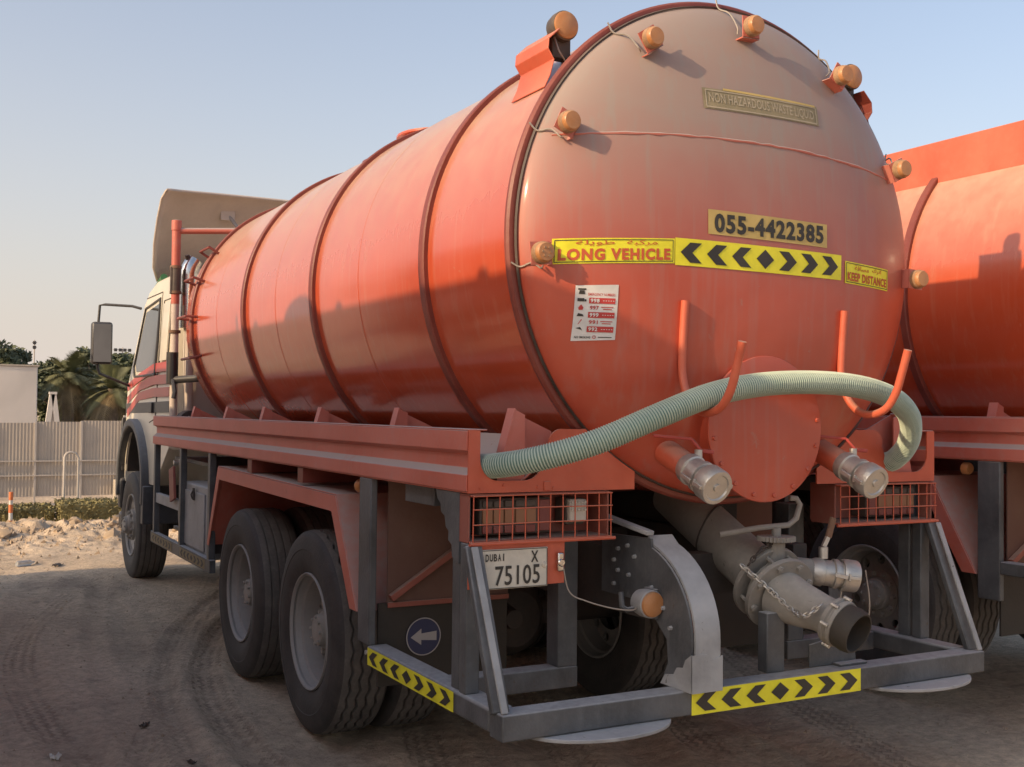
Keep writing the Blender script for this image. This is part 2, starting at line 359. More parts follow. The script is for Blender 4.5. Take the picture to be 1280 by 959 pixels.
def sand_mat():
    M = bpy.data.materials.new('sand'); M.use_nodes = True; t = M.node_tree; N = t.nodes; K = t.links; b = N['Principled BSDF']
    tc = N.new('ShaderNodeTexCoord')
    def noise(sc, det, ro=.6, dis=0):
        n = N.new('ShaderNodeTexNoise'); n.inputs['Scale'].default_value = sc; n.inputs['Detail'].default_value = det; n.inputs['Roughness'].default_value = ro
        n.inputs['Distortion'].default_value = dis; K.new(tc.outputs['Object'], n.inputs['Vector']); return n.outputs['Fac']
    def ramp(src, stops):
        r = N.new('ShaderNodeValToRGB'); K.new(src, r.inputs[0]); e = r.color_ramp.elements
        e[0].position, e[0].color = stops[0]; e[1].position, e[1].color = stops[1]
        for s_ in stops[2:]:
            q = e.new(s_[0]); q.color = s_[1]
        return r.outputs[0]
    c1 = ramp(noise(.9, 7, .62, .5), [(.32, (.45, .35, .265, 1)), (.70, (.72, .575, .425, 1)), (.5, (.61, .485, .355, 1))])
    c2 = ramp(noise(17, 8, .78), [(.36, (.66, .64, .63, 1)), (.60, (1.15, 1.14, 1.12, 1))])
    mx = N.new('ShaderNodeMix'); mx.data_type = 'RGBA'; mx.blend_type = 'MULTIPLY'; mx.inputs[0].default_value = .8
    K.new(c1, mx.inputs[6]); K.new(c2, mx.inputs[7])
    # dark oily stains and pebbles
    st = ramp(noise(2.3, 5, .6, 1.2), [(.60, (0, 0, 0, 1)), (.72, (.7, .7, .7, 1))])
    m2 = N.new('ShaderNodeMix'); m2.data_type = 'RGBA'; K.new(st, m2.inputs[0]); K.new(mx.outputs[2], m2.inputs[6]); m2.inputs[7].default_value = (.30, .24, .19, 1)
    vo = N.new('ShaderNodeTexVoronoi'); vo.inputs['Scale'].default_value = 34; K.new(tc.outputs['Object'], vo.inputs['Vector'])
    pb = ramp(vo.outputs['Distance'], [(.06, (1, 1, 1, 1)), (.12, (0, 0, 0, 1))])
    m3 = N.new('ShaderNodeMix'); m3.data_type = 'RGBA'; K.new(pb, m3.inputs[0]); K.new(m2.outputs[2], m3.inputs[6]); m3.inputs[7].default_value = (.5, .4, .29, 1)
    at = N.new('ShaderNodeAttribute'); at.attribute_name = 'track'
    m4 = N.new('ShaderNodeMix'); m4.data_type = 'RGBA'; K.new(at.outputs['Fac'], m4.inputs[0]); K.new(m3.outputs[2], m4.inputs[6]); m4.inputs[7].default_value = (.40, .30, .215, 1)
    def mth(op, a_, b_=None, cl=False):
        n = N.new('ShaderNodeMath'); n.operation = op; n.use_clamp = cl
        for i, v in enumerate((a_, b_)):
            if v is None: continue
            if isinstance(v, (int, float)): n.inputs[i].default_value = v
            else: K.new(v, n.inputs[i])
        return n.outputs[0]
    sp = N.new('ShaderNodeSeparateXYZ'); K.new(tc.outputs['Object'], sp.inputs[0]); wob = mth('MULTIPLY', mth('SUBTRACT', noise(7, 3), .5), .035)
    tt = mth('SUBTRACT', sp.outputs[1], 2.); tr = None; brk = mth('MULTIPLY', mth('SUBTRACT', noise(2.2, 4), .36), 5., True)
    for (x0, a_, b_, w_, k_) in ((-1.53, .01, .065, .105, 1.), (-1.86, .04, .05, .10, .7), (-2.35, -.14, .05, .11, .8), (-2.02, .30, .0, .12, .5), (.25, .42, .03, .13, .9), (1.0, .40, .03, .12, .9), (-.55, .36, .03, .12, .8), (1.9, .42, .02, .13, .9)):
        xc = mth('ADD', mth('ADD', mth('MULTIPLY', tt, a_), mth('MULTIPLY', mth('MULTIPLY', tt, tt), b_)), x0)
        dd = mth('ADD', mth('SUBTRACT', sp.outputs[0], xc), wob)
        ins = mth('MULTIPLY', mth('SUBTRACT', w_, mth('ABSOLUTE', dd)), 60., True)
        pat = mth('MULTIPLY', mth('SINE', mth('ADD', mth('MULTIPLY', dd, 105.), mth('MULTIPLY', mth('SINE', mth('MULTIPLY', sp.outputs[1], 95.)), 1.1))), 2.2, True)
        v_ = mth('MULTIPLY', mth('MULTIPLY', ins, pat), mth('MULTIPLY', brk, k_)); tr = v_ if tr is None else mth('MAXIMUM', tr, v_)
    m5 = N.new('ShaderNodeMix'); m5.data_type = 'RGBA'; K.new(mth('MULTIPLY', tr, .55), m5.inputs[0]); K.new(m4.outputs[2], m5.inputs[6]); m5.inputs[7].default_value = (.26, .20, .15, 1)
    K.new(m5.outputs[2], b.inputs['Base Color']); b.inputs['Roughness'].default_value = .95; b.inputs['Specular IOR Level'].default_value = .15
    b1 = N.new('ShaderNodeBump'); b1.inputs['Strength'].default_value = .9; b1.inputs['Distance'].default_value = .025; K.new(noise(45, 8, .7), b1.inputs['Height'])
    b2 = N.new('ShaderNodeBump'); b2.inputs['Strength'].default_value = .5; b2.inputs['Distance'].default_value = .04; K.new(noise(8, 6, .6, .6), b2.inputs['Height'])
    b3 = N.new('ShaderNodeBump'); b3.inputs['Strength'].default_value = .8; b3.inputs['Distance'].default_value = .012; b3.invert = True; K.new(tr, b3.inputs['Height'])
    K.new(b1.outputs[0], b2.inputs['Normal']); K.new(b2.outputs[0], b3.inputs['Normal']); K.new(b3.outputs[0], b.inputs['Normal'])
    MATS['sand'] = M
sand_mat()
go = tag(g.build('ground', 'sand', smooth=180, fix=False), kind='structure')
at_ = go.data.attributes.new('track', 'FLOAT', 'POINT'); at_.data.foreach_set('value', [track(x, y) if -4 < x < 4 and -2 < y < 9 else 0. for x, y, z in g.v])

# ================================================================== WHEELS
RT = .5376
def tyre_mesh(zig):
    n = 128; prof = []
    side = [(-.105, .300), (-.128, .315), (-.146, .36), (-.152, .405), (-.151, .43), (-.1535, .434), (-.149, .46), (-.142, .495), (-.134, .516)]
    gro = [-.078, -.026, .026, .078]; gw = .0075 if zig else .004; gd = .02 if zig else .012
    half = [('f', x, r) for x, r in side]+[('f', -.118, RT-.007)]
    mid = []
    for q in gro:
        mid += [('g', q-gw-.001, RT), ('g', q-gw*.5, RT-gd), ('g', q+gw*.5, RT-gd), ('g', q+gw+.001, RT)]
    pr = half+mid+[('f', -x, r) for _, x, r in half[::-1]]
    v = []; k = len(pr)
    for i in range(n):
        a = 2*pi*i/n; z = (abs((i % 4)-2)-1)*.0075 if zig else 0
        for q, (t, x, r) in enumerate(pr):
            xx = x+(z if t == 'g' else 0); rr = r
            if t == 'f' and abs(x) in (.118,) and not zig and i % 2: rr -= .004
            v.append((xx, rr*cos(a), rr*sin(a)))
    f = [(i*k+q, i*k+q+1, ((i+1) % n)*k+q+1, ((i+1) % n)*k+q) for i in range(n) for q in range(k-1)]
    b = MB(); b.v = v; b.f = f
    me = bpy.data.meshes.new('tyre'); me.from_pydata(v, [], f); me.shade_smooth(); me.set_sharp_from_angle(angle=radians(32))
    me.materials.append(MATS['rubber']); me.materials.append(MATS['tread'])
    for p in me.polygons:
        if (p.index % (k-1)) >= 9 and (p.index % (k-1)) < k-10: p.material_index = 1
    return me
def rim_mesh(dish):
    m_ = MB(); o = -.128
    m_.ring((0, 0, 0), (1, 0, 0), [(o+.005, .292), (o-.008, .300), (o-.010, .307), (o, .311), (o+.012, .306), (o+.02, .294), (o+.05, .285), (o+.06, .272), (o+dish, .262)], 48, closed=False)
    m_.ring((0, 0, 0), (1, 0, 0), [(o+dish, .262), (.12, .262), (.128, .300), (.138, .308)], 48, closed=False)
    # disc with ten round hand holes
    ns = 10; r0, r1, rc, rh = .150, .262, .212, .030
    for s_ in range(ns):
        a0 = 2*pi*s_/ns; da = 2*pi/ns; outer = []; inner = []
        for (ta, tr) in ((0, 0), (.5, 0), (1, 0), (1, .5), (1, 1), (.5, 1), (0, 1), (0, .5)):
            a = a0+da*ta; r = r0+(r1-r0)*tr; x = o+dish+(-.03 if tr == 0 else (-.02 if tr == .5 else 0))*(1 if dish > .08 else -1)
            outer.append((x, r*cos(a), r*sin(a)))
        ac = a0+da*.5; cy_, cz_ = rc*cos(ac), rc*sin(ac); er = (cos(ac), sin(ac)); et = (-sin(ac), cos(ac))
        for (ta, tr) in ((-.7, -.7), (0, -1), (.7, -.7), (1, 0), (.7, .7), (0, 1), (-.7, .7), (-1, 0)):
            inner.append((o+dish-.018*(1 if dish > .08 else -1), cy_+rh*(er[0]*tr+et[0]*ta), cz_+rh*(er[1]*tr+et[1]*ta)))
        bk = [(x+.02, y, z) for x, y, z in inner]
        m_.add(outer+inner+bk, [(i, (i+1) % 8, 8+(i+1) % 8, 8+i) for i in range(8)]+[(8+i, 8+(i+1) % 8, 16+(i+1) % 8, 16+i) for i in range(8)])
    me = m_.build('rim', 'rim_paint', None)
    d = me.data; bpy.data.objects.remove(me); return d
def hub_mesh(dish, out):
    m_ = MB(); o = -.128+dish-.03
    m_.ring((0, 0, 0), (1, 0, 0), [(o+.02, .155), (o-.005, .152), (o-.008, .105), (o-out*.55, .098), (o-out*.6, .088), (o-out, .082), (o-out-.008, .06), (o-out-.008, .001)], 32)
    for i in range(10):
        a = 2*pi*i/10; c = (o, .128*cos(a), .128*sin(a)); m_.cyl(c, (o-.032, c[1], c[2]), .016, .015, 6)
    for i in range(8):
        a = 2*pi*i/8; c = (o-out, .07*cos(a), .07*sin(a)); m_.cyl(c, (o-out-.016, c[1], c[2]), .009, .009, 6)
    me = m_.build('hub', 'hub_paint', None); d = me.data; bpy.data.objects.remove(me); return d
TY_Z, TY_S = tyre_mesh(True), tyre_mesh(False)
RIM_D, RIM_F = rim_mesh(.15), rim_mesh(.03)
HUB_D, HUB_F = hub_mesh(.15, .075), hub_mesh(.03, .07)
def wheel(root, x, y, ty, rim, hub, flip=False, steer=0):
    o = obj('wheel', ty, 'rubber', root); o.location = (x, y, RT); o.rotation_euler = (rnd.uniform(0, 6), 0, (pi if flip else 0)+steer)
    obj('rim', rim, 'rim_paint', o)
    if hub: obj('hub', hub, 'hub_paint', o)
    return o

# ================================================================== TANKER TRUCK
T = empty('tanker_truck')
tag(T, 'orange vacuum tanker truck seen from behind, hose hung across its round rear end', 'truck', 'orange tanker trucks parked side by side')
def both(fn, name, mt, parent, bevel=0., **k):
    a = fn(); l = a.build(name, mt, parent, bevel, **k); r = a.mirror().build(name, mt, parent, bevel, **k); return l, r

# --- tank shell
YF = 5.75
m_ = MB()
prof = [(Y0, R)]+[(Y0+(YF-Y0)*i/12, R) for i in range(1, 13)]
prof += [(YF+.20*sin(a*pi/20), R*(1-.0) if a == 0 else R*(cos(a*pi/20)**.6)) for a in range(1, 10)]+[(YF+.20, .01)]
m_.ring((0, 0, ZC), (0, 1, 0), prof, 112, closed=False)
tank = m_.build('tank', 'tank_paint', T)
for y in (.86, 2.43, 3.92, 5.50):
    m_ = MB(); m_.ring((0, y, ZC), (0, 1, 0), [(-.028, R-.004), (-.028, R+.02), (-.022, R+.026), (.022, R+.026), (.028, R+.02), (.028, R-.004)], 112, closed=False)
    m_.build('stiffener_ring', 'ring_paint', tank)
for y in (1.72, 3.2, 4.72):
    m_ = MB(); m_.ring((0, y, ZC), (0, 1, 0), [(-.009, R+.0003), (-.003, R+.0018), (.003, R+.0018), (.009, R+.0003)], 112, closed=False)
    m_.build('weld_seam', 'tank_paint', tank)
# rungs on the front ring
for a in (148, 162, 178, 195):
    for s_ in (-1, 1):
        A = radians(a); c = Vector((-cos(A-pi)*(R+.03)*s_, 5.50, ZC+sin(A)*(R+.03))); n_ = Vector((c.x, 0, c.z-ZC)).normalized()
        p = [c+Vector((0, -.16, 0))-n_*.03, c+Vector((0, -.16, 0))+n_*.06, c+Vector((0, .16, 0))+n_*.06, c+Vector((0, .16, 0))-n_*.03]
        MB().tube(p, .011, 8).build('rung', 'ring_paint', tank)
# saddle gussets
for y in (.05, 1.2, 2.33, 3.45, 4.4, 5.45):
    both(lambda: MB().strip([(-1.125, 1.445), (-1.045, 1.735)], [(-1.118, 1.44), (-1.038, 1.73)], 'Y', y-.03, y+.03).prism([(-1.117, 1.445), (-1.04, 1.728), (-1.0, 1.71), (-1.0, 1.445)], 'Y', y-.03, y-.023).prism([(-1.117, 1.445), (-1.04, 1.728), (-1.0, 1.71), (-.85, 1.645), (-.85, 1.445)], 'Y', y+.022, y+.029), 'saddle_foot', 'rail_paint', tank)
# lifting eyes and top fittings
for y in (1.35, 4.3):
    m_ = MB(); m_.tube([(-.07, y, ZC+R-.03), (-.07, y, ZC+R+.1)]+[(-.07*cos(a*pi/8), y, ZC+R+.1+.07*sin(a*pi/8)) for a in range(1, 8)]+[(.07, y, ZC+R+.1), (.07, y, ZC+R-.03)], .016, 8)
    m_.build('lifting_eye', 'ring_paint', tank)
m_ = MB().cyl((0, 3., ZC+R-.03), (0, 3., ZC+R+.05), .26, None, 28).cyl((0, 3., ZC+R+.05), (0, 3., ZC+R+.07), .30, None, 28); m_.build('manhole_lid', 'tank_paint', tank, .004)

# --- rear head
m_ = MB(); nr, na = 26, 112
rr = [R*(i/nr)**.72 for i in range(nr+1)]; rr[0] = .0015; rr += [R*.992, R*.9985]; rr = sorted(set(rr)); rr[-1] = R-.003
m_.ring((0, 0, ZC), (0, -1, 0), [(-(Y0-.275*(1-min(.9999, r/R)**2.35)**.5), r) for r in rr], na, closed=False)
head = m_.build('rear_head', 'head_paint', T)
m_ = MB(); m_.ring((0, .045, ZC), (0, 1, 0), [(.022*cos(a*pi/5), R+.004+.024*sin(a*pi/5)) for a in range(0, 11)], 128, closed=False); m_.build('rim_bead', 'ring_paint', head)
m_ = MB(); m_.ring((0, .012, ZC), (0, 1, 0), [(-.004, R-.008), (-.008, R-.003), (.004, R+.001)], 128, closed=False); m_.build('gasket', 'lamp_dark', head)
# weld line across the head
pts = [on_head(-.001)(-.93+1.82*i/40, 2.80+.045*sin(pi*i/40)-.01*rnd.random()*.4) for i in range(41)]
MB().tube(pts, .006, 6, [.003+.005*rnd.random() for _ in pts]).build('weld_line', 'rail_paint', head)
# bolted manhole plate
MC = Vector((.015, 0, 1.662)); yp = -.196
m_ = MB(); m_.ring((MC.x, yp, MC.z), (0, -1, 0), [(-.16, .285), (0, .285), (0, .300), (.012, .303), (.016, .300), (.020, .26), (.024, .001)], 56)
mh = m_.build('manhole_cover', 'head_paint', head)
for i in range(16):
    a = 2*pi*(i+.35)/16; c = (MC.x+.277*cos(a), yp-.014, MC.z+.277*sin(a))
    if sin(a) > .5: continue
    MB().cyl(c, (c[0], c[1]-.012, c[2]), .0115, .010, 6).build('bolt', 'head_paint', head, .002)

# --- stickers on the head
def sticker(name, mt, parent, x0, x1, zl, zr, h, fn, nx=14, nz=4): return Print().quad(x0, x1, zl, zr, h, fn, nx, nz).build(name, mt, parent, fix=False)
H2, H4 = on_head(.0025), on_head(.0045)
def lin(x0, x1, zl, zr): return lambda x: zl+(zr-zl)*(x-x0)/(x1-x0)
s = sticker('waste_notice', 'olive_faded', head, -.300, .325, 3.005, 3.012, .088, H2)
s['label'] = 'faded sticker reading NON HAZARDOUS WASTE LIQUID'
p = Print().text(H4, 'NON HAZARDOUS WASTE LIQUID', .57, .048, .014, .012, 3.008)
for z_ in (-.036, .036): p.quad(-.288, .312, 3.005+z_, 3.012+z_, .006, H4, 14, 1)
p.quad(-.290, -.284, 3.005, 3.005, .07, H4, 1, 2).quad(.309, .315, 3.012, 3.012, .07, H4, 1, 2)
p.build('lettering', 'olive_text', s, fix=False)
Print().quad(-.20, .31, 3.052, 3.054, .009, on_head(.0052), 12, 1).build('sticker_edge', 'yellow_faded', s, fix=False)
s = sticker('phone_number', 'yellow_faded', head, -.302, .340, 2.494, 2.488, .100, H2)
s['label'] = 'yellow sticker reading 055-4422385'
Print().text(H4, '055-4422385', .590, .078, .042, .022, 2.491).build('lettering', 'ink_black', s, fix=False)
s = sticker('long_vehicle_sign', 'yellow_tape', head, -.948, -.458, 2.338, 2.364, .098, H2)
s['label'] = 'yellow sticker reading LONG VEHICLE in English and Arabic'
zf = lin(-.948, -.458, 2.338, 2.364)
def skew(fn, x0, x1, zl, zr): return lambda x, z: fn(x, z+zl+(zr-zl)*(x-x0)/(x1-x0))
K1 = skew(H4, -.948, -.458, 2.338, 2.364)
Print().text(K1, 'LONG VEHICLE', .450, .046, .048, -.703, -.014).text(K1, arab('طويلة')+'  '[:0], .15, .024, .008, -.79, .030).text(K1, arab('مركبة'), .13, .024, .008, -.60, .030).build('lettering', 'ink_red', s, fix=False)
p = Print()
for z_ in (-.042, .042): p.quad(-.940, -.466, 2.338+z_, 2.364+z_, .003, H4, 8, 1)
p.quad(-.941, -.938, 2.338, 2.338, .084, H4, 1, 2).quad(-.468, -.465, 2.364, 2.364, .084, H4, 1, 2); p.build('border', 'ink_black', s, fix=False)
s = sticker('chevron_strip', 'yellow_tape', head, -.456, .430, 2.363, 2.360, .108, on_head(.003), 20)
p = Print(); chevrons(p, on_head(.0050), -.445, .420, 2.3615, .118); p.build('chevron', 'ink_black', s, fix=False)
s = sticker('keep_distance_sign', 'yellow_tape', head, .456, .775, 2.345, 2.333, .096, H2)
s['label'] = 'yellow sticker reading KEEP DISTANCE in English and Arabic'
K2 = skew(H4, .456, .775, 2.345, 2.333)
Print().text(K2, 'KEEP DISTANCE', .288, .038, .04, .616, -.016).text(K2, arab('مسافة'), .10, .022, .008, .57, .026).text(K2, arab('اترك'), .07, .022, .008, .68, .026).build('lettering', 'ink_red', s, fix=False)
p = Print()
for z_ in (-.041, .041): p.quad(.463, .768, 2.345+z_, 2.333+z_, .003, H4, 8, 1)
p.quad(.462, .465, 2.345, 2.345, .082, H4, 1, 2).quad(.766, .769, 2.333, 2.333, .082, H4, 1, 2); p.build('border', 'ink_black', s, fix=False)
# emergency sheet
s = sticker('emergency_sheet', 'print_white', head, -.858, -.693, 2.104, 2.112, .213, H2)
s['label'] = 'white sheet of emergency numbers in red and black'
cx_ = -.776; zc_ = 2.108
pr_ = Print(); pk = Print(); pw = Print()
pr_.text(H4, 'EMERGENCY NUMBERS', .105, .010, .01, cx_+.018, zc_+.070)
pk.poly([(cx_-.070, zc_+.070), (cx_-.046, zc_+.070), (cx_-.049, zc_+.084), (cx_-.067, zc_+.084)], H4).poly([(cx_-.073, zc_+.086), (cx_-.043, zc_+.086), (cx_-.043, zc_+.092), (cx_-.073, zc_+.092)], H4)
for i, n_ in enumerate(('998', '997', '999', '991', '992')):
    z_ = zc_+.046-i*.0275
    if i % 2 == 0:
        pr_.quad(cx_-.030, cx_+.072, z_, z_, .022, H4, 3, 1)
        pw.text(on_head(.006), n_, .034, .015, .03, cx_-.008, z_).text(on_head(.006), 'CALL NOW'[:0] or '.....', .045, .003, .01, cx_+.045, z_)
    else: pr_.text(H4, n_, .034, .015, .02, cx_-.008, z_).quad(cx_+.018, cx_+.066, z_+.003, z_+.003, .003, H4, 2, 1).quad(cx_+.025, cx_+.06, z_-.005, z_-.005, .003, H4, 2, 1)
    if i == 0: pk.quad(cx_-.073, cx_-.048, z_+.002, z_+.002, .012, H4, 1, 1).quad(cx_-.047, cx_-.040, z_, z_, .008, H4, 1, 1)
    if i == 1: pr_.poly([(cx_-.066, z_-.009), (cx_-.052, z_-.009), (cx_-.049, z_), (cx_-.058, z_+.012), (cx_-.068, z_)], H4)
    if i == 2: pk.poly([(cx_-.072, z_-.006), (cx_-.045, z_-.006), (cx_-.05, z_+.002), (cx_-.066, z_+.006)], H4)
    if i == 3: pr_.poly([(cx_-.066, z_-.01), (cx_-.062, z_-.008), (cx_-.05, z_+.010), (cx_-.054, z_+.010)], H4)
    if i == 4: pk.poly([(cx_-.072, z_+.003), (cx_-.055, z_+.008), (cx_-.046, z_-.006), (cx_-.052, z_-.002)], H4)
pk.text(H4, 'NO SMOKING', .058, .009, .02, cx_-.043, zc_-.095); pr_.text(H4, 'O', .013, .013, .02, cx_, zc_-.094)
pk.quad(cx_+.015, cx_+.068, zc_-.094, zc_-.094, .003, H4, 2, 1)
pr_.build('lettering', 'ink_signal_red', s, fix=False); pk.build('pictogram', 'ink_black', s, fix=False); pw.build('lettering', 'print_white', s, fix=False)

# --- lamps around the rim
def lamp(x, z, r=.043, big=False):
    y = yhead(x, z); n_ = Vector((x, 0, z-ZC)).normalized(); tn = Vector((n_.z, 0, -n_.x))
    c = Vector((x, y, z)); m_ = MB(); yb = c.y-.062
    w = r*1.02
    def Q(a, b, yy): q = c+n_*a+tn*b; return (q.x, yy, q.z)
    # folded angle bracket: base flange on the head, outstanding plate carrying the lamp
    o1 = [Q(-w, -w, y+.05), Q(-w, w, y+.05), Q(-w, w, yb), Q(-w, -w, yb)]; o2 = [Q(-w-.005, -w, y+.05), Q(-w-.005, w, y+.05), Q(-w-.005, w, yb-.005), Q(-w-.005, -w, yb-.005)]
    m_.add(o1+o2, [(0, 1, 2, 3), (7, 6, 5, 4), (0, 4, 5, 1), (1, 5, 6, 2), (2, 6, 7, 3), (3, 7, 4, 0)])
    o1 = [Q(-w, -w, yb), Q(-w, w, yb), Q(w, w, yb), Q(w, -w, yb)]; o2 = [Q(-w, -w, yb-.005), Q(-w, w, yb-.005), Q(w, w, yb-.005), Q(w, -w, yb-.005)]
    m_.add(o1+o2, [(0, 1, 2, 3), (7, 6, 5, 4), (0, 4, 5, 1), (1, 5, 6, 2), (2, 6, 7, 3), (3, 7, 4, 0)])
    o = m_.build('marker_lamp', 'rail_paint', T)
    MB().ring((x, yb-.005, z), (0, -1, 0), [(0, r), (.022, r), (.026, r*.93)], 28).build('lamp_body', 'lens_ring', o)
    MB().ring((x, yb-.031, z), (0, -1, 0), [(-.002, r*.92), (.012, r*.90), (.019, r*.78), (.021, .001)], 28).build('lens', 'amber_lens', o)
    if x < -1:
        for k in range(6):
            a = k*pi/3; MB().cyl((x+r*.42*cos(a), yb-.050, z+r*.42*sin(a)), (x+r*.42*cos(a), yb-.056, z+r*.42*sin(a)), r*.11, None, 8).build('lens_stud', 'lens_ring', o)
    # wire to the rim
    e = Vector((n_.x*(R-.01), .0, ZC+n_.z*(R-.01)))+tn*(-.04); a = Vector(Q(-w*.6, -w, yb+.03))
    P_ = crom([a, a.lerp(e, .3)+Vector((0, -.035, -.012)), a.lerp(e, .65)+Vector((.006, -.02, .012)), e, e+n_*.03+Vector((0, .02, .02))], 6)
    MB().tube(P_, .0038, 6).build('wire', 'steel_wire', o)
    return o
for x, z in ((-.905, 2.835), (-1.008, 2.325), (-.535, 3.215), (-.035, 3.345), (.47, 3.215), (.845, 2.845), (.985, 2.355)): lamp(x, z)
# big round lamps on folded arms at the shoulders
for s_ in (-1, 1):
    x = -.745 if s_ < 0 else .875; z = 3.325 if s_ < 0 else 3.36; y = .20
    m_ = MB(); m_.bar((x-.06*s_, y+.02, z-.10), (x+.10*-s_, y+.02, z-.17), .10, .05).box(x-.045, x+.045, y, y+.05, z-.13, z-.02)
    o = m_.build('beacon_lamp', 'lamp_dark', T, .004)
    MB().ring((x, y, z), (0, -1, 0), [(-.05, .030), (-.035, .055), (0, .062), (.03, .062), (.034, .058)], 32).build('lamp_body', 'lamp_dark', o)
    MB().ring((x, y-.033, z), (0, -1, 0), [(-.002, .057), (.008, .056), (.014, .048), (.016, .001)], 32).build('lens', 'amber_lens', o)
    MB().tube(crom([(x-.04, y-.01, z-.05), (x-.03, y-.03, z-.11), (x+.01, y-.02, z-.15), (x+.04, y, z-.18)], 6), .004, 6).build('wire', 'steel_wire', o)
    pf = [(.875, 3.265), (.862, 3.215), (.885, 3.185), (.855, 3.155), (.862, 3.105), (.882, 3.062)]
    pf = [(-.79, 3.30), (-.842, 3.25), (-.846, 3.205), (-.818, 3.165), (-.836, 3.10), (-.862, 3.045)]
    m_ = MB().sheet([(a if s_ < 0 else -a+.13, b if s_ < 0 else b-.01) for a, b in pf], 'Y', .14, .42, .006); m_.build('lamp_arm', 'panel_paint' if s_ < 0 else 'ring_paint', o, .003)  # right arm gets the darker paint to put its shaded side into the colour

# --- hose hooks
for xh, base in ((-.41, 2.17), (.45, 2.175)):
    yb = yhead(xh, 2.0)
    P_ = crom([(xh, yhead(xh, base)-.012, base), (xh, yb-.012, 2.0), (xh, yb-.012, 1.88), (xh, -.235, 1.79), (xh, -.30, 1.737), (xh, -.372, 1.727), (xh, -.445, 1.752), (xh, -.497, 1.815), (xh, -.53, 1.90), (xh, -.56, 1.99)], 6)
    h = MB().tube(P_, .0165, 12).build('hose_hook', 'panel_paint', T)

# --- outlets on the head (camlock couplings)
def camlock(p0, d, name, scale=1., lever=True, parent=None, stub=.1):
    d = Vector(d).normalized(); p0 = Vector(p0); k = scale
    m_ = MB(); m_.ring(p0, d, [(-.06, .052*k), (stub, .052*k)], 28); o = m_.build(name, 'panel_paint' if parent is None else 'pipe_grey', T)
    b = MB(); b.ring(p0, d, [(stub-.02, .050*k), (stub, .060*k), (stub+.03, .062*k), (stub+.034, .056*k), (stub+.075, .056*k), (stub+.08, .064*k), (stub+.10, .064*k), (stub+.104, .055*k), (stub+.13, .055*k)], 32).build('adapter', 'aluminium', o)
    e = stub+.118
    MB().ring(p0, d, [(e, .066*k), (e+.008, .070*k), (e+.062, .070*k), (e+.070, .066*k), (e+.070, .052*k), (e+.064, .048*k), (e+.064, .016*k), (e+.072, .014*k), (e+.072, .001)], 32).build('cap', 'aluminium', o)
    e1 = d.cross(Vector((0, 0, 1))).normalized(); e2 = e1.cross(d)
    for s_ in (-1, 1):
        q = p0+d*(e+.012)+e1*(s_*.074*k)
        MB().bar(q, q+d*.05, .012, .016, e2).bar(q+d*.004-e2*.016, q+d*.004+e2*.016, .010, .010, e1).build('cam_ear', 'aluminium', o, .002)
        MB().bar(q-d*.008+e1*(s_*.008), q-d*.065+e1*(s_*.012)+e2*.004, .010, .018, e2).build('cam_lever', 'aluminium', o, .002)
    if lever:
        q = p0+d*(stub-.03)+e2*.05*k
        MB().cyl(q, q+e2*.05, .014, None, 12).bar(q+e2*.05-d*.02, q+e2*.055+e1*-.03-d*.02, .03, .012, e2).build('valve_stem', 'aluminium', o, .002)
    return o
for (x, s_) in ((-.395, -1), (.44, 1)):
    o = camlock((x, -.13, 1.545), (.02, -.93, -.37), 'tank_outlet', 1.02, False)
    q = Vector((x, -.175, 1.605))
    m_ = MB(); m_.bar(q+Vector((-.10, .05, .028)), q+Vector((.03, -.03, .016)), .022, .012).bar(q+Vector((.03, -.03, .016)), q+Vector((.055, -.06, -.03)), .022, .012).bar(q+Vector((.055, -.06, -.03)), q+Vector((.10, -.08, -.035)), .024, .016)
    m_.build('valve_handle', 'cab_red', o, .003)
    MB().cyl(q+Vector((.04, -.06, -.08)), q+Vector((.04, -.06, -.025)), .016, None, 10).build('valve_stem', 'aluminium', o)

# --- big bottom outlet pipe with gate valve
A0 = Vector((.19, .66, 1.33)); A1 = Vector((.17, -.045, 1.0)); d = (A1-A0).normalized()
m_ = MB(); m_.cyl(A0, A1, .112, None, 40)
pipe = m_.build('outlet_pipe', 'pipe_grey', T)
F0 = A1
MB().ring(F0, d, [(-.012, .112), (-.012, .168), (.012, .168), (.012, .10)], 48).build('flange', 'pipe_grey', pipe, .002)
MB().ring(F0, d, [(.012, .095), (.022, .120), (.060, .125), (.070, .10)], 40).build('gate_body', 'pipe_grey', pipe)
F1 = F0+d*.085
MB().ring(F1, d, [(-.012, .09), (-.012, .166), (.012, .166), (.014, .108)], 48).build('flange', 'pipe_grey', pipe, .002)
e1 = d.cross(Vector((0, 0, 1))).normalized(); e2 = e1.cross(d)
for i in range(8):
    a = 2*pi*(i+.5)/8; c = F1+(e1*cos(a)+e2*sin(a))*.140
    MB().cyl(c-d*.11, c+d*.028, .009, None, 8).ring(c, d, [(.010, .016), (.026, .016)], 6).ring(c, d, [(-.10, .016), (-.116, .016)], 6).build('flange_bolt', 'pipe_grey', pipe, .001)
G0 = F1+d*.01; G1 = Vector((.195, -.335, .915)); G2 = Vector((.215, -.42, .885)); g2 = (G2-G1).normalized()
P_ = crom([G0, G0.lerp(G1, .5)+Vector((0, 0, -.004)), G1, G2], 5); n_ = len(P_)
MB().tube(P_, .1, 36, [.112-.034*min(1, i/(n_*.62)) for i in range(n_)]).build('reducer', 'pipe_grey', pipe)
MB().ring(G2, g2, [(-.03, .080), (-.03, .096), (-.012, .100), (-.006, .092), (.0, .092), (.006, .100), (.022, .097), (.022, .08)], 40, closed=False).build('clamp_ring', 'pipe_grey', pipe)
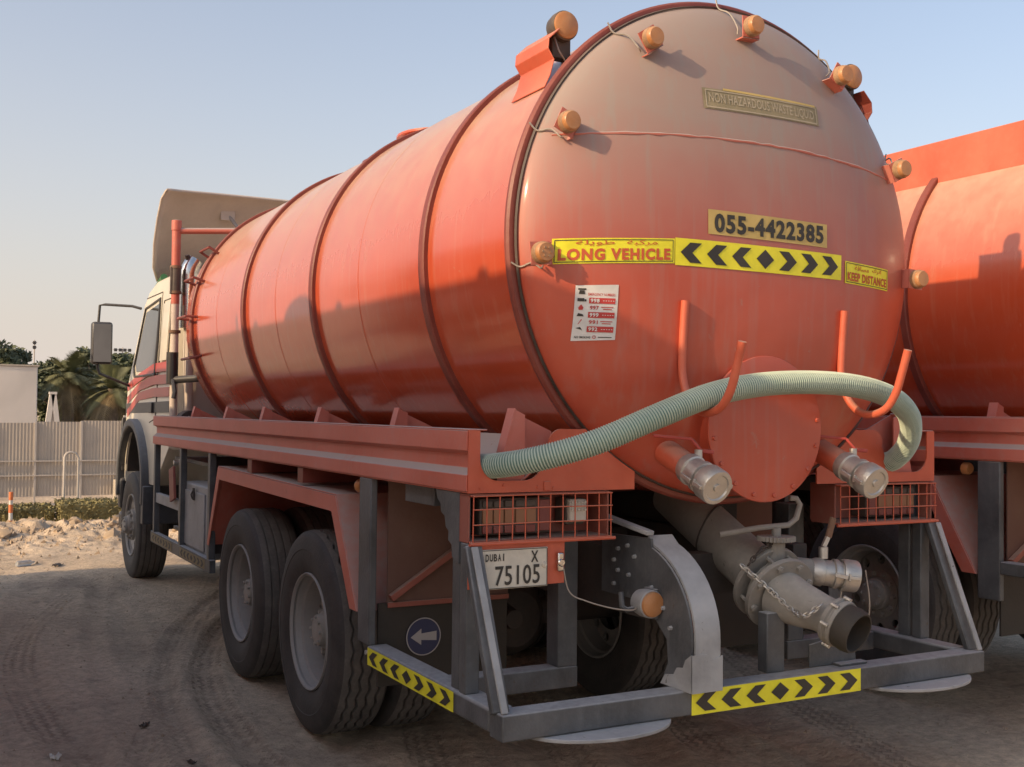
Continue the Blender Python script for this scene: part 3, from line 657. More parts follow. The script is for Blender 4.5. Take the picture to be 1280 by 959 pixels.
MB().ring(G2, g2, [(.018, .090), (.06, .094), (.085, .090), (.097, .084), (.096, .078), (-.05, .074)], 40, closed=False).build('rubber_mouth', 'flap_rubber', pipe)
MB().ring(G2, g2, [(-.052, .075), (-.05, .001)], 40, closed=False).build('pipe_inside', 'chassis', pipe)
q = G2+e1*.10
for k in range(7):
    a = radians(20+k*48); c = G2+(g2.orthogonal().normalized()*cos(a)+g2.cross(g2.orthogonal().normalized())*sin(a))*.103
    MB().cyl(c-g2*.02, c+g2*.014, .008, None, 8).build('clamp_stud', 'aluminium', pipe)
# chain
ch = crom([F0+Vector((-.155, .0, .09)), F0+Vector((-.10, -.05, .03)), F0+Vector((-.035, -.16, -.07)), G1+Vector((-.085, .02, -.0)), G1+Vector((-.03, -.02, .05))], 14)
ch = [p-Vector((.04, .06, 0)) for p in ch]
ch = resample(ch, .021)
for i, (a, b) in enumerate(zip(ch, ch[1:])):
    t = (b-a).normalized(); nrm = t.orthogonal().normalized(); nrm = Matrix.Rotation(i % 2*pi/2+.4, 3, t) @ nrm; c = (a+b)/2
    ov = [c+t*(.0165*cos(u*pi/5))+nrm*(.009*sin(u*pi/5)) for u in range(11)]
    MB().tube(ov, .0036, 6).build('chain_link', 'aluminium', pipe)
ch2 = resample(crom([F0+Vector((-.155, -.06, .09)), F0+Vector((-.09, -.07, .155)), F0+Vector((0, -.06, .175))], 10), .021)
for i, (a, b) in enumerate(zip(ch2, ch2[1:])):
    t = (b-a).normalized(); nrm = Matrix.Rotation(i % 2*pi/2+.4, 3, t) @ t.orthogonal().normalized(); c = (a+b)/2
    MB().tube([c+t*(.0165*cos(u*pi/5))+nrm*(.009*sin(u*pi/5)) for u in range(11)], .0036, 6).build('chain_link', 'chassis', pipe)
# gate valve neck, toothed quadrant and crank handle
V0 = F0+d*.04+Vector((0, 0, .10)); V1 = V0+Vector((.0, -.02, .10))
MB().cyl(V0, V1, .052, .038, 24).cyl(V0+Vector((-.06, .03, -.01)), V0+Vector((.06, -.03, -.01)), .03, None, 14).build('valve_neck', 'pipe_grey', pipe)
nt_ = 30; pts = []
for i in range(nt_*2):
    a = pi*2*i/(nt_*2); r = .082 if i % 2 else .074; pts.append((V1.x+r*cos(a), V1.y+r*sin(a)))
MB().prism(pts, 'Z', V1.z, V1.z+.020).cyl(V1+Vector((0, 0, .02)), V1+Vector((0, 0, .055)), .02, None, 12).build('toothed_quadrant', 'pipe_grey', pipe)
w = V1+Vector((.0, .0, .045))
MB().tube([w+Vector((-.225, .10, -.02)), w+Vector((-.07, .03, .01)), w+Vector((.05, -.02, .022)), w+Vector((.085, -.03, .05)), w+Vector((.10, -.035, .11)), w+Vector((.085, -.03, .135)), w+Vector((.055, -.02, .137))], .0125, 10).build('crank_handle', 'pipe_grey', pipe)
# side camlock on the outlet
S0 = F0+d*.03+Vector((.15, .0, .06))
MB().cyl(F0+Vector((.02, .05, .02)), S0+Vector((.06, -.03, .0)), .05, None, 24).build('side_branch', 'pipe_grey', pipe)
o = camlock(S0+Vector((.02, -.01, 0)), (.88, -.42, -.12), 'side_outlet', 1.0, False, pipe, .05)
q = S0+Vector((.10, -.05, .05))
MB().cyl(q, q+Vector((0, 0, .05)), .02, None, 12).bar(q+Vector((0, 0, .05)), q+Vector((.03, .0, .10)), .022, .012, (0, 1, 0)).build('valve_stem', 'aluminium', o)
MB().bar(q+Vector((.028, 0, .09)), q+Vector((.058, .0, .175)), .03, .014, (0, 1, 0)).build('valve_handle', 'rust', o, .003)
q = S0+Vector((.235, -.12, -.06)); 
lp = crom([q+Vector((-.06, .03, 0)), q+Vector((-.075, .03, -.09)), q+Vector((-.06, .03, -.19)), q+Vector((-.015, .01, -.235)), q+Vector((.035, -.01, -.19)), q+Vector((.05, -.02, -.09)), q+Vector((.035, -.01, .06))], 8)
MB().tube(lp, .0032, 6).build('cable_loop', 'steel_wire', o)
# strap lying over the pipe
MB().tube([A0+d*(.33+.07*cos(a_))+(e1*cos(a_)+e2*sin(a_))*.116 for a_ in [radians(-40+11*k) for k in range(24)]], .004, 6).build('hose_line', 'chassis', pipe)

# --- side rails (folded channel) and hose trays
rp = [(-1.252, 1.648), (-1.252, 1.575), (-1.222, 1.560), (-1.222, 1.505), (-1.252, 1.478), (-1.252, 1.419)]
def rail():
    m_ = MB(); m_.sheet(rp[::-1], 'Y', .006, 6.03, .006)
    m_.box(-1.252, -1.17, .006, 6.03, 1.6485, 1.654); m_.box(-1.252, -1.17, .006, 6.03, 1.412, 1.4185); return m_
for o in both(rail, 'side_rail', 'rail_paint', T, .002): pass
both(lambda: MB().sheet([(-1.215, 1.43), (-1.04, 1.43), (-.80, 1.62)], 'Y', .014, 5.95, .006), 'hose_tray', 'rail_paint', T)
for y in (1.9, 3.1, 4.6):
    MB().box(-.74, .74, y-.05, y+.05, 1.27, 1.40).build('cross_beam', 'ring_paint', T, .003)
for y in (2., 3.): both(lambda: MB().box(-1.245, -.74, y, y+.09, 1.33, 1.408), 'tray_bracket', 'ring_paint', T)
both(lambda: MB().box(-.50, -.38, .55, 6.0, 1.15, 1.42), 'tank_sole', 'chassis', T, .004)

# --- rear end panels with the hose cut-outs
def arcp(cx, cz, r, a0, a1, n): return [(cx+r*cos(radians(a0+(a1-a0)*i/n)), cz+r*sin(radians(a0+(a1-a0)*i/n))) for i in range(n+1)]
cut = [(-1.203, 1.648), (-1.203, 1.540)]+arcp(-1.120, 1.540, .083, 180, 270, 7)[1:]+arcp(-1.01, 1.542, .085, 270, 330, 5)+[(-.91, 1.56)]+arcp(-.845, 1.598, .058, 200, 90, 8)
tk = [(R*cos(radians(a))*1.0, ZC+R*sin(radians(a))) for a in range(226, 243, 2)]
poly = [(-1.252, 1.650)]+cut+[(-.76, 1.655)]+tk+[(-.497, 1.412), (-1.252, 1.412)]
def panel():
    from mathutils.geometry import tessellate_polygon
    tr = tessellate_polygon([[Vector((p[0], p[1], 0)) for p in poly]]); n_ = len(poly); m_ = MB()
    m_.v = [(p[0], 0, p[1]) for p in poly]+[(p[0], .008, p[1]) for p in poly]
    m_.f = [tuple(t) for t in tr]+[tuple(i+n_ for i in t)[::-1] for t in tr]+[(i, (i+1) % n_, n_+(i+1) % n_, n_+i) for i in range(n_)]
    return m_
both(panel, 'rear_panel', 'panel_paint', T)
# lamp boxes with wire guards
def lampbox(s_):
    x0, x1 = -1.245, -.615
    m_ = MB().box(x0, x1, .16, .166, 1.235, 1.405).box(x0, x1, .010, .16, 1.225, 1.232).box(x0, x0+.006, .010, .16, 1.232, 1.405).box(x1-.006, x1, .010, .16, 1.232, 1.405).box(x0, x1, .010, .16, 1.400, 1.408)
    if s_ > 0: m_ = m_.mirror()
    o = m_.build('lamp_box', 'rail_paint_old', T)
    gm = MB()
    for i in range(12):
        x = x0+.008+(x1-x0-.016)*i/11; gm.tube([(x, -.018, 1.402), (x+.002*rnd.uniform(-1, 1), -.018, 1.225)], .0026, 6)
    for z in (1.402, 1.352, 1.295, 1.228): gm.tube([(x0+.004, -.0235, z), ((x0+x1)/2, -.0235, z+.002), (x1-.004, -.0235, z)], .0026, 6)
    for x in (x0+.008, x1-.008):
        for z in (1.402, 1.228): gm.tube([(x, -.02, z), (x, .012, z)], .004, 6)
    gm.tube([(x0-.008, -.02, 1.222), (x1+.012, -.02, 1.222)], .007, 8)
    if s_ > 0: gm = gm.mirror()
    gm.build('wire_guard', 'panel_paint', o)
    def add(b, n, mt, bev=.003):
        (b.mirror() if s_ > 0 else b).build(n, mt, o, bev)
    add(MB().box(-1.175, -.86, .055, .158, 1.245, 1.385), 'lamp_housing', 'lamp_dark', .008)
    for i in range(5):
        add(MB().box(-1.165+i*.048, -1.122+i*.048, .045, .056, 1.29, 1.345), 'lamp_cell', 'lamp_amber')
        add(MB().box(-1.165+i*.048, -1.125+i*.048, .045, .056, 1.352, 1.378), 'lamp_cell', 'lamp_dark')
        add(MB().box(-1.165+i*.048, -1.125+i*.048, .045, .056, 1.252, 1.282), 'lamp_cell', 'lamp_red')
    add(MB().box(-.915, -.868, .045, .056, 1.255, 1.378), 'lamp_cell', 'lamp_red')
    if s_ < 0:
        add(MB().box(-.785, -.700, .06, .150, 1.272, 1.378), 'lamp_housing', 'lamp_dark', .006)
        add(MB().box(-.782, -.703, .035, .0605, 1.285, 1.375), 'reversing_lens', 'lamp_white', .006)
        for i in range(5):
            for j in range(3): add(MB().box(-.778+i*.015, -.767+i*.015, .028, .036, 1.328+j*.015, 1.338+j*.015), 'lens_stud', 'lamp_white', .002)
    return o
lampbox(-1); lampbox(1)
# number plate on its carrier
m_ = MB().box(-1.248, -.826, .000, .006, 1.052, 1.221)
pc = m_.build('plate_carrier', 'panel_paint', T, .002)
m_ = MB(); m_.box(-1.205, -.908, -.010, -.004, 1.047, 1.199); pl = m_.build('number_plate', 'plate_white', pc, .006); pl['label'] = 'white number plate reading DUBAI X 75105'
pm = Matrix.Rotation(radians(-.6), 4, 'Y')
FP = flat(-.0125)
# plate text is slightly rotated with the plate: built straight
p = Print()
p.text(FP, '75105', .195, .075, .012, -1.042, 1.098).text(FP, 'X', .032, .044, .02, -.968, 1.165)
for i, c_ in enumerate('DUBAI'): p.text(FP, c_, .014 if c_ != 'I' else .005, .028, .03, -1.174+i*.0175, 1.168)
p.text(FP, arab('دبي'), .022, .022, .02, -1.188, 1.085)
p.build('lettering', 'ink_black', pc, fix=False)
m_ = MB(); n_ = .0025
for z in (1.051, 1.195): m_.box(-1.200, -.913, -.0118, -.0105, z-n_/2, z+n_/2)
for x in (-1.201, -.912): m_.box(x-n_/2, x+n_/2, -.0118, -.0105, 1.052, 1.194)
m_.build('plate_border', 'ink_black', pc)
for x in (-.925,): MB().cyl((x, -.010, 1.13), (x, -.018, 1.13), .012, .009, 12).cyl((x, -.018, 1.13), (x, -.022, 1.13), .005, None, 8).build('rivet', 'plate_white', pc)
MB().ring((-.852, -.002, 1.135), (0, -1, 0), [(0, .016), (.02, .016), (.024, .012), (.024, .001)], 16).build('lamp_socket', 'chrome', pc)
MB().box(-.868, -.840, -.022, -.004, 1.10, 1.175).build('plate_lamp', 'chrome', pc, .006)
MB().tube(crom([(-.845, -.02, 1.12), (-.82, -.03, 1.02), (-.76, -.06, .985), (-.66, -.09, .955), (-.58, -.11, .945), (-.545, -.10, .955)], 8), .003, 6).build('wire', 'steel_wire', pc)
for x, z in ((-1.2, 1.43), (-1.10, 1.44), (-.95, 1.43), (-.88, 1.425)):
    MB().cyl((x, .0, z), (x, -.004, z), .006, None, 8).build('rivet', 'panel_paint', pc)
both(lambda: MB().box(-.925, -.895, -.006, -.0005, 1.416, 1.452), 'hinge_tab', 'panel_paint', T, .002)

# --- grey underrun frame
MB().box(-1.25, 1.25, -.29, -.19, .557, .652).build('rear_bumper', 'grey_paint', T, .006)
both(lambda: MB().box(-1.252, -1.15, -.188, 1.02, .567, .655), 'side_bar', 'grey_paint', T, .012)
both(lambda: MB().box(-1.25, -1.215, 1.0, 1.145, .655, 1.41), 'frame_post', 'grey_paint', T, .006)
both(lambda: MB().box(-1.245, -1.185, .02, .075, .655, 1.222).box(-1.235, -1.19, .095, .165, .655, 1.41), 'corner_post', 'grey_paint', T, .005)
both(lambda: MB().bar((-1.232, .0, 1.215), (-1.232, -.235, .645), .03, .07, (1, 0, 0)), 'corner_brace', 'grey_paint', T, .006)
both(lambda: MB().bar((-1.240, -.034, 1.215), (-1.234, -.277, .654), .028, .010, (0, -.92, .38)), 'brace_flange', 'grey_light', T, .003)
sc_ = [(.085, 1.41), (.30, 1.41), (.285, 1.375), (.255, 1.355), (.25, 1.325), (.215, 1.31), (.205, 1.27), (.178, 1.255), (.18, 1.22), (.150, 1.205), (.145, 1.16), (.085, 1.14)]
both(lambda: MB().prism(sc_, 'X', -1.247, -1.238), 'gusset_plate', 'grey_paint', T)
both(lambda: MB().box(-1.15, -.585, .28, .375, .560, .648), 'inner_crossbar', 'grey_paint', T, .005)
both(lambda: MB().box(-.685, -.588, .28, .375, .6485, 1.30), 'inner_post', 'grey_paint', T, .005)
MB().box(.035, .13, -.20, -.14, .652, .90).build('pipe_support', 'grey_paint', T, .005)
MB().box(.40, .56, -.245, -.20, .6525, .665).prism([(.27, .653), (.54, .653), (.53, .72), (.47, .775), (.42, .74), (.36, .765), (.27, .75)], 'Y', -.20, -.19).build('weld_pad', 'grey_paint', T, .004)
# half-round step plates under the bumper
for xc in (-.80, .87):
    st = [(xc-.30, -.20)]+[(xc+.30*cos(a), -.20-.215*sin(a)) for a in [pi+ -pi*i/16 for i in range(17)]]
    st = [(xc+.31*cos(pi*i/20), -.205-.20*sin(pi*i/20)) for i in range(21)]
    MB().prism(st, 'Z', .540, .5545).build('step_plate', 'grey_light', T, .003)
# reflective tape on bumper and side bars
tp = Print().quad(-.424, .470, .604, .604, .094, flat(-.2925), 4, 1); t_ = tp.build('chevron_tape', 'yellow_tape', T, fix=False)
p = Print(); chevrons(p, flat(-.2945), -.418, .462, .604, .104); p.build('chevron', 'ink_black', t_, fix=False)
sideL = lambda yy: (lambda x, z: (-1.2545, x, z))
tp = Print().quad(1.00, .10, .611, .611, .078, lambda x, z: (-1.2545, x, z), 4, 1); t_ = tp.build('chevron_tape', 'yellow_tape', T, fix=False)
p = Print(); chevrons(p, lambda x, z: (-1.2565, 1.10-x, z), .11, .99, .611, .084); p.build('chevron', 'ink_black', t_, fix=False)
for y in (1.01,):
    MB().cyl((-1.252, y, .625), (-1.262, y, .625), .010, None, 10).build('bolt', 'sign_grey', T)
# curved bracket arm from the chassis to the bumper
web_o = [(.30, 1.205), (-.06, 1.215)]+[(.075-.405*sin(a)-.0, .845+.355*cos(a)) for a in [radians(20+70*i/10) for i in range(11)]]+[(-.325, .74), (-.28, .655)]
web_i = [(-.135, .655), (-.18, .74), (-.172, .83)]+[(-.10+.0, .89)]+[(-.04, .945), (.02, .955), (.30, .955)]
MB().prism(web_o+web_i, 'X', -.455, -.445).build('bracket_arm', 'grey_paint', T)
arm = [o for o in T.children if o.name.startswith('bracket_arm')][0]
fl = [(-.02, 1.216)]+[(.075-.407*sin(a), .845+.358*cos(a)) for a in [radians(20+70*i/12) for i in range(13)]]+[(-.332, .76), (-.332, .655)]
MB().sheet(fl[::-1], 'X', -.444, -.325, .010).build('arm_flange', 'grey_light', arm)
MB().prism([(-.336, .654), (-.336, .80), (-.30, .775), (-.285, .742), (-.245, .735), (-.225, .705), (-.17, .695), (-.14, .654)], 'X', -.462, -.4555).prism([(-.462, .654), (-.315, .654), (-.315, .79), (-.36, .775), (-.39, .80), (-.462, .80)], 'Y', -.3445, -.3425).build('arm_pad', 'grey_light', arm)
for y, z in ((.17, 1.15), (.17, 1.06), (.10, 1.17), (.09, 1.05), (.05, 1.13), (-.07, 1.02), (.20, 1.10), (.20, 1.0), (-.15, .95), (-.20, .88)):
    MB().cyl((-.455, y, z), (-.468, y, z), .010, .008, 6).build('bolt', 'grey_light', arm)
MB().bar((-.50, .33, 1.30), (-.45, -.05, 1.235), .04, .018).build('top_strut', 'grey_light', arm, .003)
# round lamp on the arm
MB().ring((-.50, -.085, .965), (0, -1, 0), [(-.03, .05), (0, .056), (.045, .056), (.049, .052)], 32).build('rear_fog_lamp', 'grey_light', T)
fog = [o for o in T.children if o.name.startswith('rear_fog_lamp')][0]
MB().ring((-.50, -.135, .965), (0, -1, 0), [(0, .051), (.01, .048), (.016, .03), (.017, .001)], 32).build('lens', 'amber_lens', fog)
MB().tube([(-.60, -.06, 1.01), (-.60, -.07, .955), (-.58, -.075, .94), (-.54, -.08, .945)], .011, 8).build('lamp_stalk', 'grey_paint', fog)
MB().box(-.475, -.457, -.12, -.04, .90, 1.02).build('lamp_mount', 'grey_paint', fog, .003)

# --- mudguards
mg = [(4.08, .775), (3.80, 1.325), (1.47, 1.30), (1.155, .785)]
def guard():
    m_ = MB(); m_.sheet(mg, 'X', -1.21, -.56, .005)
    lo = [(4.13, .775), (3.835, 1.330), (3.80, 1.335)]
    ins = [(4.03, .775), (3.765, 1.245), (1.52, 1.220), (1.245, .785)]
    m_.strip(mg, ins, 'X', -1.253, -1.247)
    m_.strip([(4.085, .775), (3.803, 1.333), (1.468, 1.307), (1.15, .785)], [(4.080, .775), (3.80, 1.328), (1.472, 1.302), (1.156, .785)], 'X', -1.248, -.56)
    return m_
both(guard, 'mudguard', 'rail_paint', T)
for y in (1.95, 3.1): both(lambda: MB().box(-1.20, -1.10, y+.1, y+.14, 1.328, 1.408), 'mudguard_bracket', 'ring_paint', T)
for s_ in (-1, 1):
    MB().ring((1.19*s_, 1.28, 1.36), (0, -1, 0), [(0, .035), (.03, .035), (.04, .028), (.042, .001)], 20).build('side_marker', 'amber_lens', T)

# --- rear splash sheet and mud flap with sign
for s_ in (-1, 1):
    a = MB().box(-1.15, -.52, 1.03, 1.036, .83, 1.42)
    (a.mirror() if s_ > 0 else a).build('splash_sheet', 'brown_sheet', T)
    a = MB().bar((-1.14, 1.012, .86), (-.60, 1.012, 1.20), .03, .035, (0, -1, 0)).box(-1.15, -.52, 1.018, 1.029, .815, .84)
    (a.mirror() if s_ > 0 else a).build('sheet_stay', 'rail_paint_old', T, .003)
    a = MB().box(-1.19, -.52, 1.038, 1.050, .455, .835)
    fo = (a.mirror() if s_ > 0 else a).build('mud_flap', 'flap_rubber', T)
    c = (-.965*-1*s_ if s_ > 0 else -.965, 1.034, .668) if s_ < 0 else (.60, 1.034, .70)
    if s_ < 0:
        MB().ring(c, (0, -1, 0), [(0, .088), (.003, .088), (.003, .001)], 40).build('keep_left_sign', 'sign_blue', fo)
        MB().ring((c[0], c[1]-.0045, c[2]), (0, -1, 0), [(0, .088), (.001, .088), (.001, .083), (0, .083)], 40, closed=False).build('sign_border', 'sign_grey', fo)
        p = Print(); f_ = flat(1.0285); x, z = c[0], c[2]
        p.poly([(x-.066, z), (x-.012, z-.038), (x-.012, z+.038)], f_).poly([(x-.012, z-.015), (x+.066, z-.022), (x+.066, z+.022), (x-.012, z+.015)], f_).build('arrow', 'sign_grey', fo, fix=False)
    else:
        MB().ring(c, (0, -1, 0), [(0, .15), (.003, .15), (.003, .001)], 40).build('no_entry_sign', 'lamp_red', fo)
        Print().quad(c[0]-.11, c[0]+.11, c[2], c[2], .05, flat(1.0285), 1, 1).build('sign_bar', 'sign_grey', fo, fix=False)
both(lambda: MB().box(-1.2, -1.02, .42, .72, 1.33, 1.405), 'tray_stay', 'grey_paint', T, .003)

# --- chassis, axles
both(lambda: MB().box(-.44, -.36, .0, 8.7, .88, 1.148), 'chassis_rail', 'chassis', T, .005)
for y in (.25, 1.35, 2.7, 4.2, 5.6): MB().box(-.36, .36, y-.05, y+.05, .92, 1.1).build('chassis_crossmember', 'chassis', T)
for y in (2.017, 3.4024):
    m_ = MB().cyl((-.9, y, RT), (.9, y, RT), .075, None, 16)
    m_.ring((-.02, y+.22, RT), (0, -1, 0), [(0, .10), (.06, .19), (.16, .235), (.30, .225), (.38, .16), (.42, .001)], 28)
    m_.build('drive_axle', 'chassis', T)
MB().cyl((-.25, 1.70, .62), (-.25, 1.45, .62), .09, .05, 18).build('brake_chamber', 'chassis', T)
MB().cyl((0, 3.2, .60), (0, 6.5, .85), .06, None, 14).build('prop_shaft', 'chassis', T)
both(lambda: MB().box(-.58, -.48, 1.75, 3.65, .70, .80).box(-.56, -.50, 2.5, 2.9, .60, .9), 'leaf_spring', 'chassis', T, .004)
MB().cyl((-.75, 8.0, RT), (.75, 8.0, RT), .06, None, 12).build('front_axle', 'chassis', T)
# wheels
for (y, ty) in ((2.017, TY_Z), (3.4024, TY_S)):
    for s_ in (-1, 1):
        wheel(T, s_*1.065, y, ty, RIM_D, HUB_D, s_ > 0)
        wheel(T, s_*.735, y, ty, RIM_D, None, s_ < 0)
for s_ in (-1, 1): wheel(T, s_*.95, 8.0, TY_S, RIM_F, HUB_F, s_ > 0)

# --- left side frame ahead of the rear wheels
for s_ in (-1, 1):
    def B(b, n, mt, bev=.003): return (b.mirror() if s_ > 0 else b).build(n, mt, T, bev)
    for y in (5.98, 4.98, 4.06): B(MB().box(-1.25, -1.205, y-.03, y+.03, .60, 1.41), 'side_post', 'grey_paint')
    B(MB().box(-1.252, -1.21, 3.99, 6.08, .585, .675), 'side_guard_bar', 'grey_paint')
    B(MB().box(-1.24, -1.20, 5.02, 5.95, .925, 1.005), 'side_guard_bar', 'grey_light')
    B(MB().box(-1.10, -1.07, 5.05, 5.9, .7, .73).box(-1.10, -1.07, 5.55, 5.58, .675, 1.3).box(-1.10, -.5, 4.2, 5.9, 1.28, 1.31), 'inner_frame', 'grey_paint')
    tb = B(MB().box(-1.205, -.70, 4.24, 5.10, .64, 1.155), 'tool_box', 'grey_light', .012)
    def C_(b, n, mt, bev=.002): return (b.mirror() if s_ > 0 else b).build(n, mt, tb, bev)
    C_(MB().box(-1.216, -1.2055, 4.33, 4.98, .69, 1.10), 'box_door', 'grey_light', .004)
    C_(MB().box(-1.228, -1.2165, 4.62, 4.66, 1.04, 1.13).tube([(-1.228, 4.64, 1.11), (-1.24, 4.64, 1.08), (-1.23, 4.64, 1.05)], .006, 6), 'latch', 'chassis')
    C_(MB().box(-1.24, -1.216, 4.30, 4.36, .60, .64), 'hinge', 'chassis')
    B(MB().cyl((-1.15, 5.38, .86), (-.6, 5.38, .86), .13, None, 24), 'air_reservoir', 'grey_light', .01)
    B(MB().bar((-1.262, 5.16, 1.00), (-1.262, 5.22, 1.25), .16, .02, (1, 0, 0)), 'red_plank', 'rail_paint_old')
    B(MB().ring((-1.12, 5.42, 1.28), (-1, 0, 0), [(0, .03), (.04, .035), (.05, .02), (.09, .02)], 14), 'pipe_fitting', 'aluminium')
    B(MB().box(-1.19, -.5, 4.13, 4.19, .70, 1.38), 'splash_board', 'chassis')
    for (ya, yb) in ((6.02, 5.22), (4.93, 4.12)):
        t_ = Print().quad(ya, yb, .630, .630, .066, lambda x, z: (s_*1.2545, x, z), 3, 1).build('chevron_tape', 'olive_faded' if s_ < 0 else 'yellow_tape', T, fix=False)
        p = Print(); chevrons(p, lambda x, z, ya=ya, yb=yb: (s_*1.2565, ya+yb-x, z), yb+.02, ya-.02, .630, .07); p.build('chevron', 'ink_black', t_, fix=False)

# --- coiled black hose end in the front of the tray
MB().ring((-1.05, 5.62, 1.60), (0, 1, 0), [(-.09, .06), (-.09, .10), (.09, .10), (.09, .06)], 28, closed=False).build('tray_roller', 'chassis', T)

# --- vent pipe between cab and tank
vp = MB().cyl((-1.075, 6.12, 1.45), (-1.075, 6.12, 2.62), .034, None, 16); v_ = vp.build('vent_pipe', 'deflector_in', T)
MB().cyl((-1.075, 6.12, 2.62), (-1.075, 6.12, 2.90), .036, None, 16).cyl((-1.075, 6.12, 2.93), (-1.075, 6.12, 3.34), .038, None, 18).cyl((-1.075, 6.12, 3.255), (-.50, 5.98, 3.285), .027, None, 14).build('pipe_section', 'rail_paint', v_)
MB().ring((-1.075, 6.12, 3.345), (0, 0, 1), [(-.09, .039), (-.085, .043), (0, .043), (.004, .03)], 18).build('pipe_cap', 'rail_paint', v_)
MB().cyl((-1.075, 6.12, 2.72), (-1.075, 6.12, 2.93), .045, None, 14).tube([(-1.115, 6.1, 2.71), (-1.115, 6.1, 2.94)], .012, 6).build('rubber_sleeve', 'lamp_dark', v_)
for z in (2.72, 2.94, 2.38): MB().cyl((-1.075, 6.12, z-.012), (-1.075, 6.12, z+.012), .05, None, 14).build('pipe_clamp', 'rust', v_)
MB().cyl((-1.09, 6.12, 1.93), (-1.09, 6.12, 2.20), .05, None, 14).cyl((-1.09, 6.12, 1.96), (-.88, 5.85, 1.98), .032, None, 12).tube([(-1.09, 6.08, 1.96), (-1.09, 6.0, 1.85), (-1.10, 6.0, 1.80)], .02, 8).build('drain_valve', 'cab_black', v_)
MB().prism([(-.62, 3.28), (-.42, 3.34), (-.40, 3.30), (-.56, 3.22)], 'Y', 5.84, 6.10).build('pipe_saddle', 'rail_paint', v_, .003)

# --- cab
CX = .03; HW = 1.10
cp = [(6.27, 1.10), (6.27, 2.70), (6.30, 2.84), (6.40, 2.915), (6.6, 2.95), (7.25, 2.95), (7.60, 2.88), (7.80, 2.78), (8.36, 1.95), (8.46, 1.72), (8.48, 1.05), (8.42, .98), (8.55, .62)]
cp = [(6.27, 1.35), (6.27, 2.70), (6.30, 2.84), (6.40, 2.915), (6.6, 2.95), (7.25, 2.95), (7.60, 2.88), (7.82, 2.76), (8.42, 1.95), (8.50, 1.72), (8.50, .98), (8.42, .95)]+[(7.86+.62*cos(radians(a)), .98+.58*sin(radians(a))) for a in range(15, 166, 15)]+[(7.18, 1.0), (6.9, 1.0)]
m_ = MB(); n_ = len(cp)
def inset(p, k): c = (7.4, 1.9); return (p[0]+(c[0]-p[0])*k, p[1]+(c[1]-p[1])*k)
secs = [(-HW, .0), (-HW, 0)]
v = []; xs = [(-HW+.0, .035), (-HW+.035, .008), (-HW+.12, 0), (HW-.12, 0), (HW-.035, .008), (HW, .035)]
def tumble(x, z): return x*(1-.055*max(0, (z-2.0))/.95) if z > 2 else x
for x, k in xs:
    for q in cp:
        a, b = inset(q, k*.9) if q[1] > 1.6 or q[0] < 6.4 else q
        v.append((CX+tumble(x, b), a, b))
f = [(s_*n_+i, s_*n_+(i+1) % n_, (s_+1)*n_+(i+1) % n_, (s_+1)*n_+i) for s_ in range(5) for i in range(n_)]
m_.v = v; m_.f = f+[tuple(range(n_))[::-1], tuple(5*n_+i for i in range(n_))]
cab = m_.build('cab', 'cab_white', T, .0)
MB().box(CX-HW+.10, CX+HW-.10, 6.245, 6.262, 1.42, 2.72).build('back_wall', 'cab_back', cab, .01)
def side(name, mt, pts, off=.004, s_=-1, par=None):
    b = MB(); n_ = len(pts)
    o1 = [(CX+s_*(abs(tumble(HW, z))+off), y, z) for y, z in pts]; o2 = [(CX+s_*(abs(tumble(HW, z))-.03), y, z) for y, z in pts]
    b.add(o1+o2, [tuple(range(n_)), tuple(range(n_, 2*n_))[::-1]]+[(i, n_+i, n_+(i+1) % n_, (i+1) % n_) for i in range(n_)]); return b.build(name, mt, par or cab)
